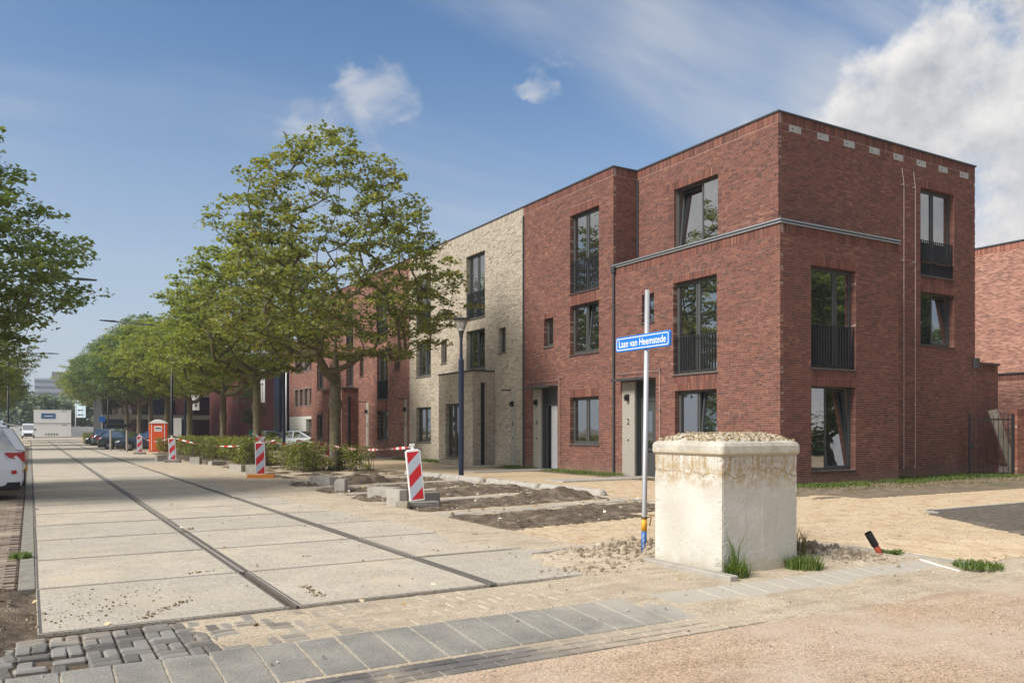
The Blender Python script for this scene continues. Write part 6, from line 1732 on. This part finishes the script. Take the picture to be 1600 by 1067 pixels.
# site containers, fence panels, flags and signs at the end of the street
M['container'] = mat('container', base=(.82, .80, .76), rough=.5); M['banner_blue'] = mat('banner_blue', base=(.05, .14, .27), rough=.5)
for k, (lb) in enumerate(('lower white site container behind the van', 'upper white site container carrying the blue banner')):
    t = thing('site_container', (3.6, 180, 2.65 * k), lb, 'container', 'stacked white site containers')
    m = MB(); m.box(-3.1, 3.1, -1.2, 1.2, .06, 2.6); place(m.mesh('box', M['container']), 'box', t)
    for z in (0, 2.5): m = MB(); m.box(-3.14, 3.14, -1.24, 1.24, z, z + .12); place(m.mesh('frame', M['concrete_dark'] if z == 0 else M['container']), 'frame', t)
    m = MB(); m.box(1.4, 2.4, -1.23, -1.2, .2, 2.3); place(m.mesh('door', M['container']), 'door', t)
    m = MB(); m.box(1.6, 2.4, -1.26, -1.2, 2.32, 2.40); place(m.mesh('vent', M['black']), 'vent', t)
    if k:
        m = MB(); m.box(-1.9, .5, -1.23, -1.2, .95, 2.0); g_ = place(m.mesh('banner', M['banner_blue']), 'banner', t)
        m = MB(); m.box(-1.3, .0, -1.24, -1.23, 1.38, 1.52); place(m.mesh('print', M['sign_white']), 'print', g_)
    else:
        for q in range(5): m = MB(); m.box(-1.2 + .45 * q, -.95 + .45 * q, -1.23, -1.2, .45, .85); place(m.mesh('grille', M['concrete_dark']), 'grille', t)
M['hoarding'] = mat('hoarding', base=(.60, .61, .62), rough=.6)
for nm, x0, x1, y, lb in (('site_fence', 6.9, 20, 182, 'white site fence right of the containers'), ('site_fence', -14, -.8, 184, 'white site fence left of the van')):
    t = thing('site_fence', ((x0 + x1) / 2, y, 0), lb, 'fence', 'white site fences')
    n = int((x1 - x0) / 2.2)
    for k in range(n): m = MB(); a = x0 + (x1 - x0) * k / n; m.box(a + .02, a + (x1 - x0) / n - .02, y, y + .05, .05, 2.1); m.build('panel', M['hoarding'], t)
    for k in range(n + 1): m = MB(); a = x0 + (x1 - x0) * k / n; m.box(a - .03, a + .03, y + .05, y + .11, 0, 2.15); m.build('post', M['galv'], t)


def flag(loc, hgt, w, h0, h1, label, prints, m_=None, side_=1):
    t = thing('banner_pole', loc, label, 'banner', 'white banner poles')
    m = MB(); m.lathe([(.07, 0), (.05, hgt)], n=10); place(m.mesh('pole', M['white_paint'], smooth=True), 'pole', t)
    if w:
        m = MB(); n = 6
        c_ = [(side_ * w * i / n, .05 * math.sin(i * 1.4)) for i in range(n + 1)]
        for i in range(n): m.quad((c_[i][0] * .84 + .05 * side_, c_[i][1] * .84 - c_[i][0] * .5, h0), (c_[i + 1][0] * .84 + .05 * side_, c_[i + 1][1] * .84 - c_[i + 1][0] * .5, h0), (c_[i + 1][0] * .84 + .05 * side_, c_[i + 1][1] * .84 - c_[i + 1][0] * .5, h1), (c_[i][0] * .84 + .05 * side_, c_[i][1] * .84 - c_[i][0] * .5, h1))
        fl = place(m.mesh('cloth', m_ or M['sign_white']), 'cloth', t)
        for (a, b, z0, z1, mm) in prints:
            q = MB(); q.hexa([(side_ * (a * w * .84 + .05), -.5 * a * w - .035 + .0, z0), (side_ * (b * w * .84 + .05), -.5 * b * w - .035, z0), (side_ * (b * w * .84 + .05), -.5 * b * w - .03, z0), (side_ * (a * w * .84 + .05), -.5 * a * w - .03, z0), (side_ * (a * w * .84 + .05), -.5 * a * w - .035, z1), (side_ * (b * w * .84 + .05), -.5 * b * w - .035, z1), (side_ * (b * w * .84 + .05), -.5 * b * w - .03, z1), (side_ * (a * w * .84 + .05), -.5 * a * w - .03, z1)])
            place(q.mesh('print', mm), 'print', fl)
    return t
flag((15.3, 66.5, 0), 6.4, .85, 3.7, 6.3, 'white banner on a pole, hanging just left of the second tree trunk', [(.2, .7, 5.6, 5.95, M['banner_blue'])])
flag((20.0, 74.5, 0), 7.6, 0, 0, 0, 'bare white pole in front of the dark brick building, right of the second tree', [])
flag((13.6, 70.5, 0), 6.6, 0, 0, 0, 'bare white flagpole right of the third tree trunk', [])
flag((11.6, 74.2, 0), 6.0, .9, 3.2, 6.0, 'white banner with upright dark letters between two tree trunks', [(.55, .75, z, z + .22, M['print']) for z in (3.5, 3.9, 4.3, 4.7, 5.1)])
flag((7.6, 182.5, 0), 7.5, 2.0, 3.9, 7.3, 'pale blue flag on a pole right of the stacked containers', [(.2, .7, 4.3, 4.6, M['print']), (.2, .7, 5.2, 5.5, M['print'])], mat('flag_pale', base=(.55, .68, .74), rough=.6))
M['sign_green'] = mat('sign_green', base=(.02, .20, .19), rough=.4)
t = thing('green_sign', (15.5, 67.5, 0), 'small square green sign with a white emblem before the dark brick building', 'sign')
m = MB(); m.box(15.44, 15.56, 67.46, 67.52, 0, .9); m.build('post', M['galv'], t)
m = MB(); m.box(15.16, 15.84, 67.40, 67.46, .88, 1.55); p_ = m.build('plate', M['sign_green'], t)
m = MB(); m.loft([[(15.54 + .20 * math.cos(a) * s, 67.39, 1.20 + .20 * math.sin(a) * s) for a in [R(40 + 28 * i) for i in range(11)]] for s in (1, .6)], close=False); m.build('emblem', M['sign_white'], p_)
t = thing('notice_board', (11.4, 80, 0), 'white upright notice board behind the portable toilet', 'board')
m = MB(); m.box(11.0, 11.9, 79.97, 80.03, .2, 2.6); m.build('panel', M['sign_white'], t); m = MB(); m.box(11.0, 11.06, 80.03, 80.09, 0, 2.6); m.box(11.84, 11.9, 80.03, 80.09, 0, 2.6); m.build('legs', M['galv'], t)
t = thing('blue_sign', (7.0, 104, 0), 'blue rectangular traffic sign among the far tree trunks', 'sign')
m = MB(); m.lathe([(.05, 0), (.05, 3.2)], (7.0, 104, 0), 8); m.build('post', M['galv'], t); m = MB(); m.box(6.7, 7.3, 103.92, 103.95, 2.45, 3.05); m.build('plate', M['sign_blue'], t)
for k, (x, y, lb) in enumerate(((5.0, 66.0, 'thin grey post left of the dark blue sedan'), (5.7, 62.0, 'short pale post in front of the dark blue sedan'))):
    t = thing('post', (x, y, 0), lb, 'post', 'thin posts by the parked cars'); m = MB(); m.lathe([(.06, -.05), (.06, 1.45), (.05, 1.5)], n=8); place(m.mesh('stake', M['concrete']), 'stake', t)
t = thing('bicycle_rack', (15.0, 66.0, 0), 'low steel rail in front of the dark brick building', 'rack')
m = MB(); m.tube([(14.4, 66, 0), (14.4, 66, .8), (15.6, 66, .8), (15.6, 66, 0)], .03, 6); m.build('rail', M['galv'], t)

# ------------------------------------------------------------------ thin haze
m = MB(); m.box(-420, 440, -120, 640, -1.2, 46)
hz = bpy.data.materials.new('haze'); hz.use_nodes = True; t_ = hz.node_tree; t_.nodes.clear(); N_ = NT(t_)
pv = N_.n('ShaderNodeVolumePrincipled', {'Color': (.86, .91, 1.0, 1), 'Density': .00055, 'Anisotropy': .25})
ou = N_.n('ShaderNodeOutputMaterial'); t_.links.new(pv.outputs[0], ou.inputs['Volume'])
kind(m.build('haze', hz), 'stuff')
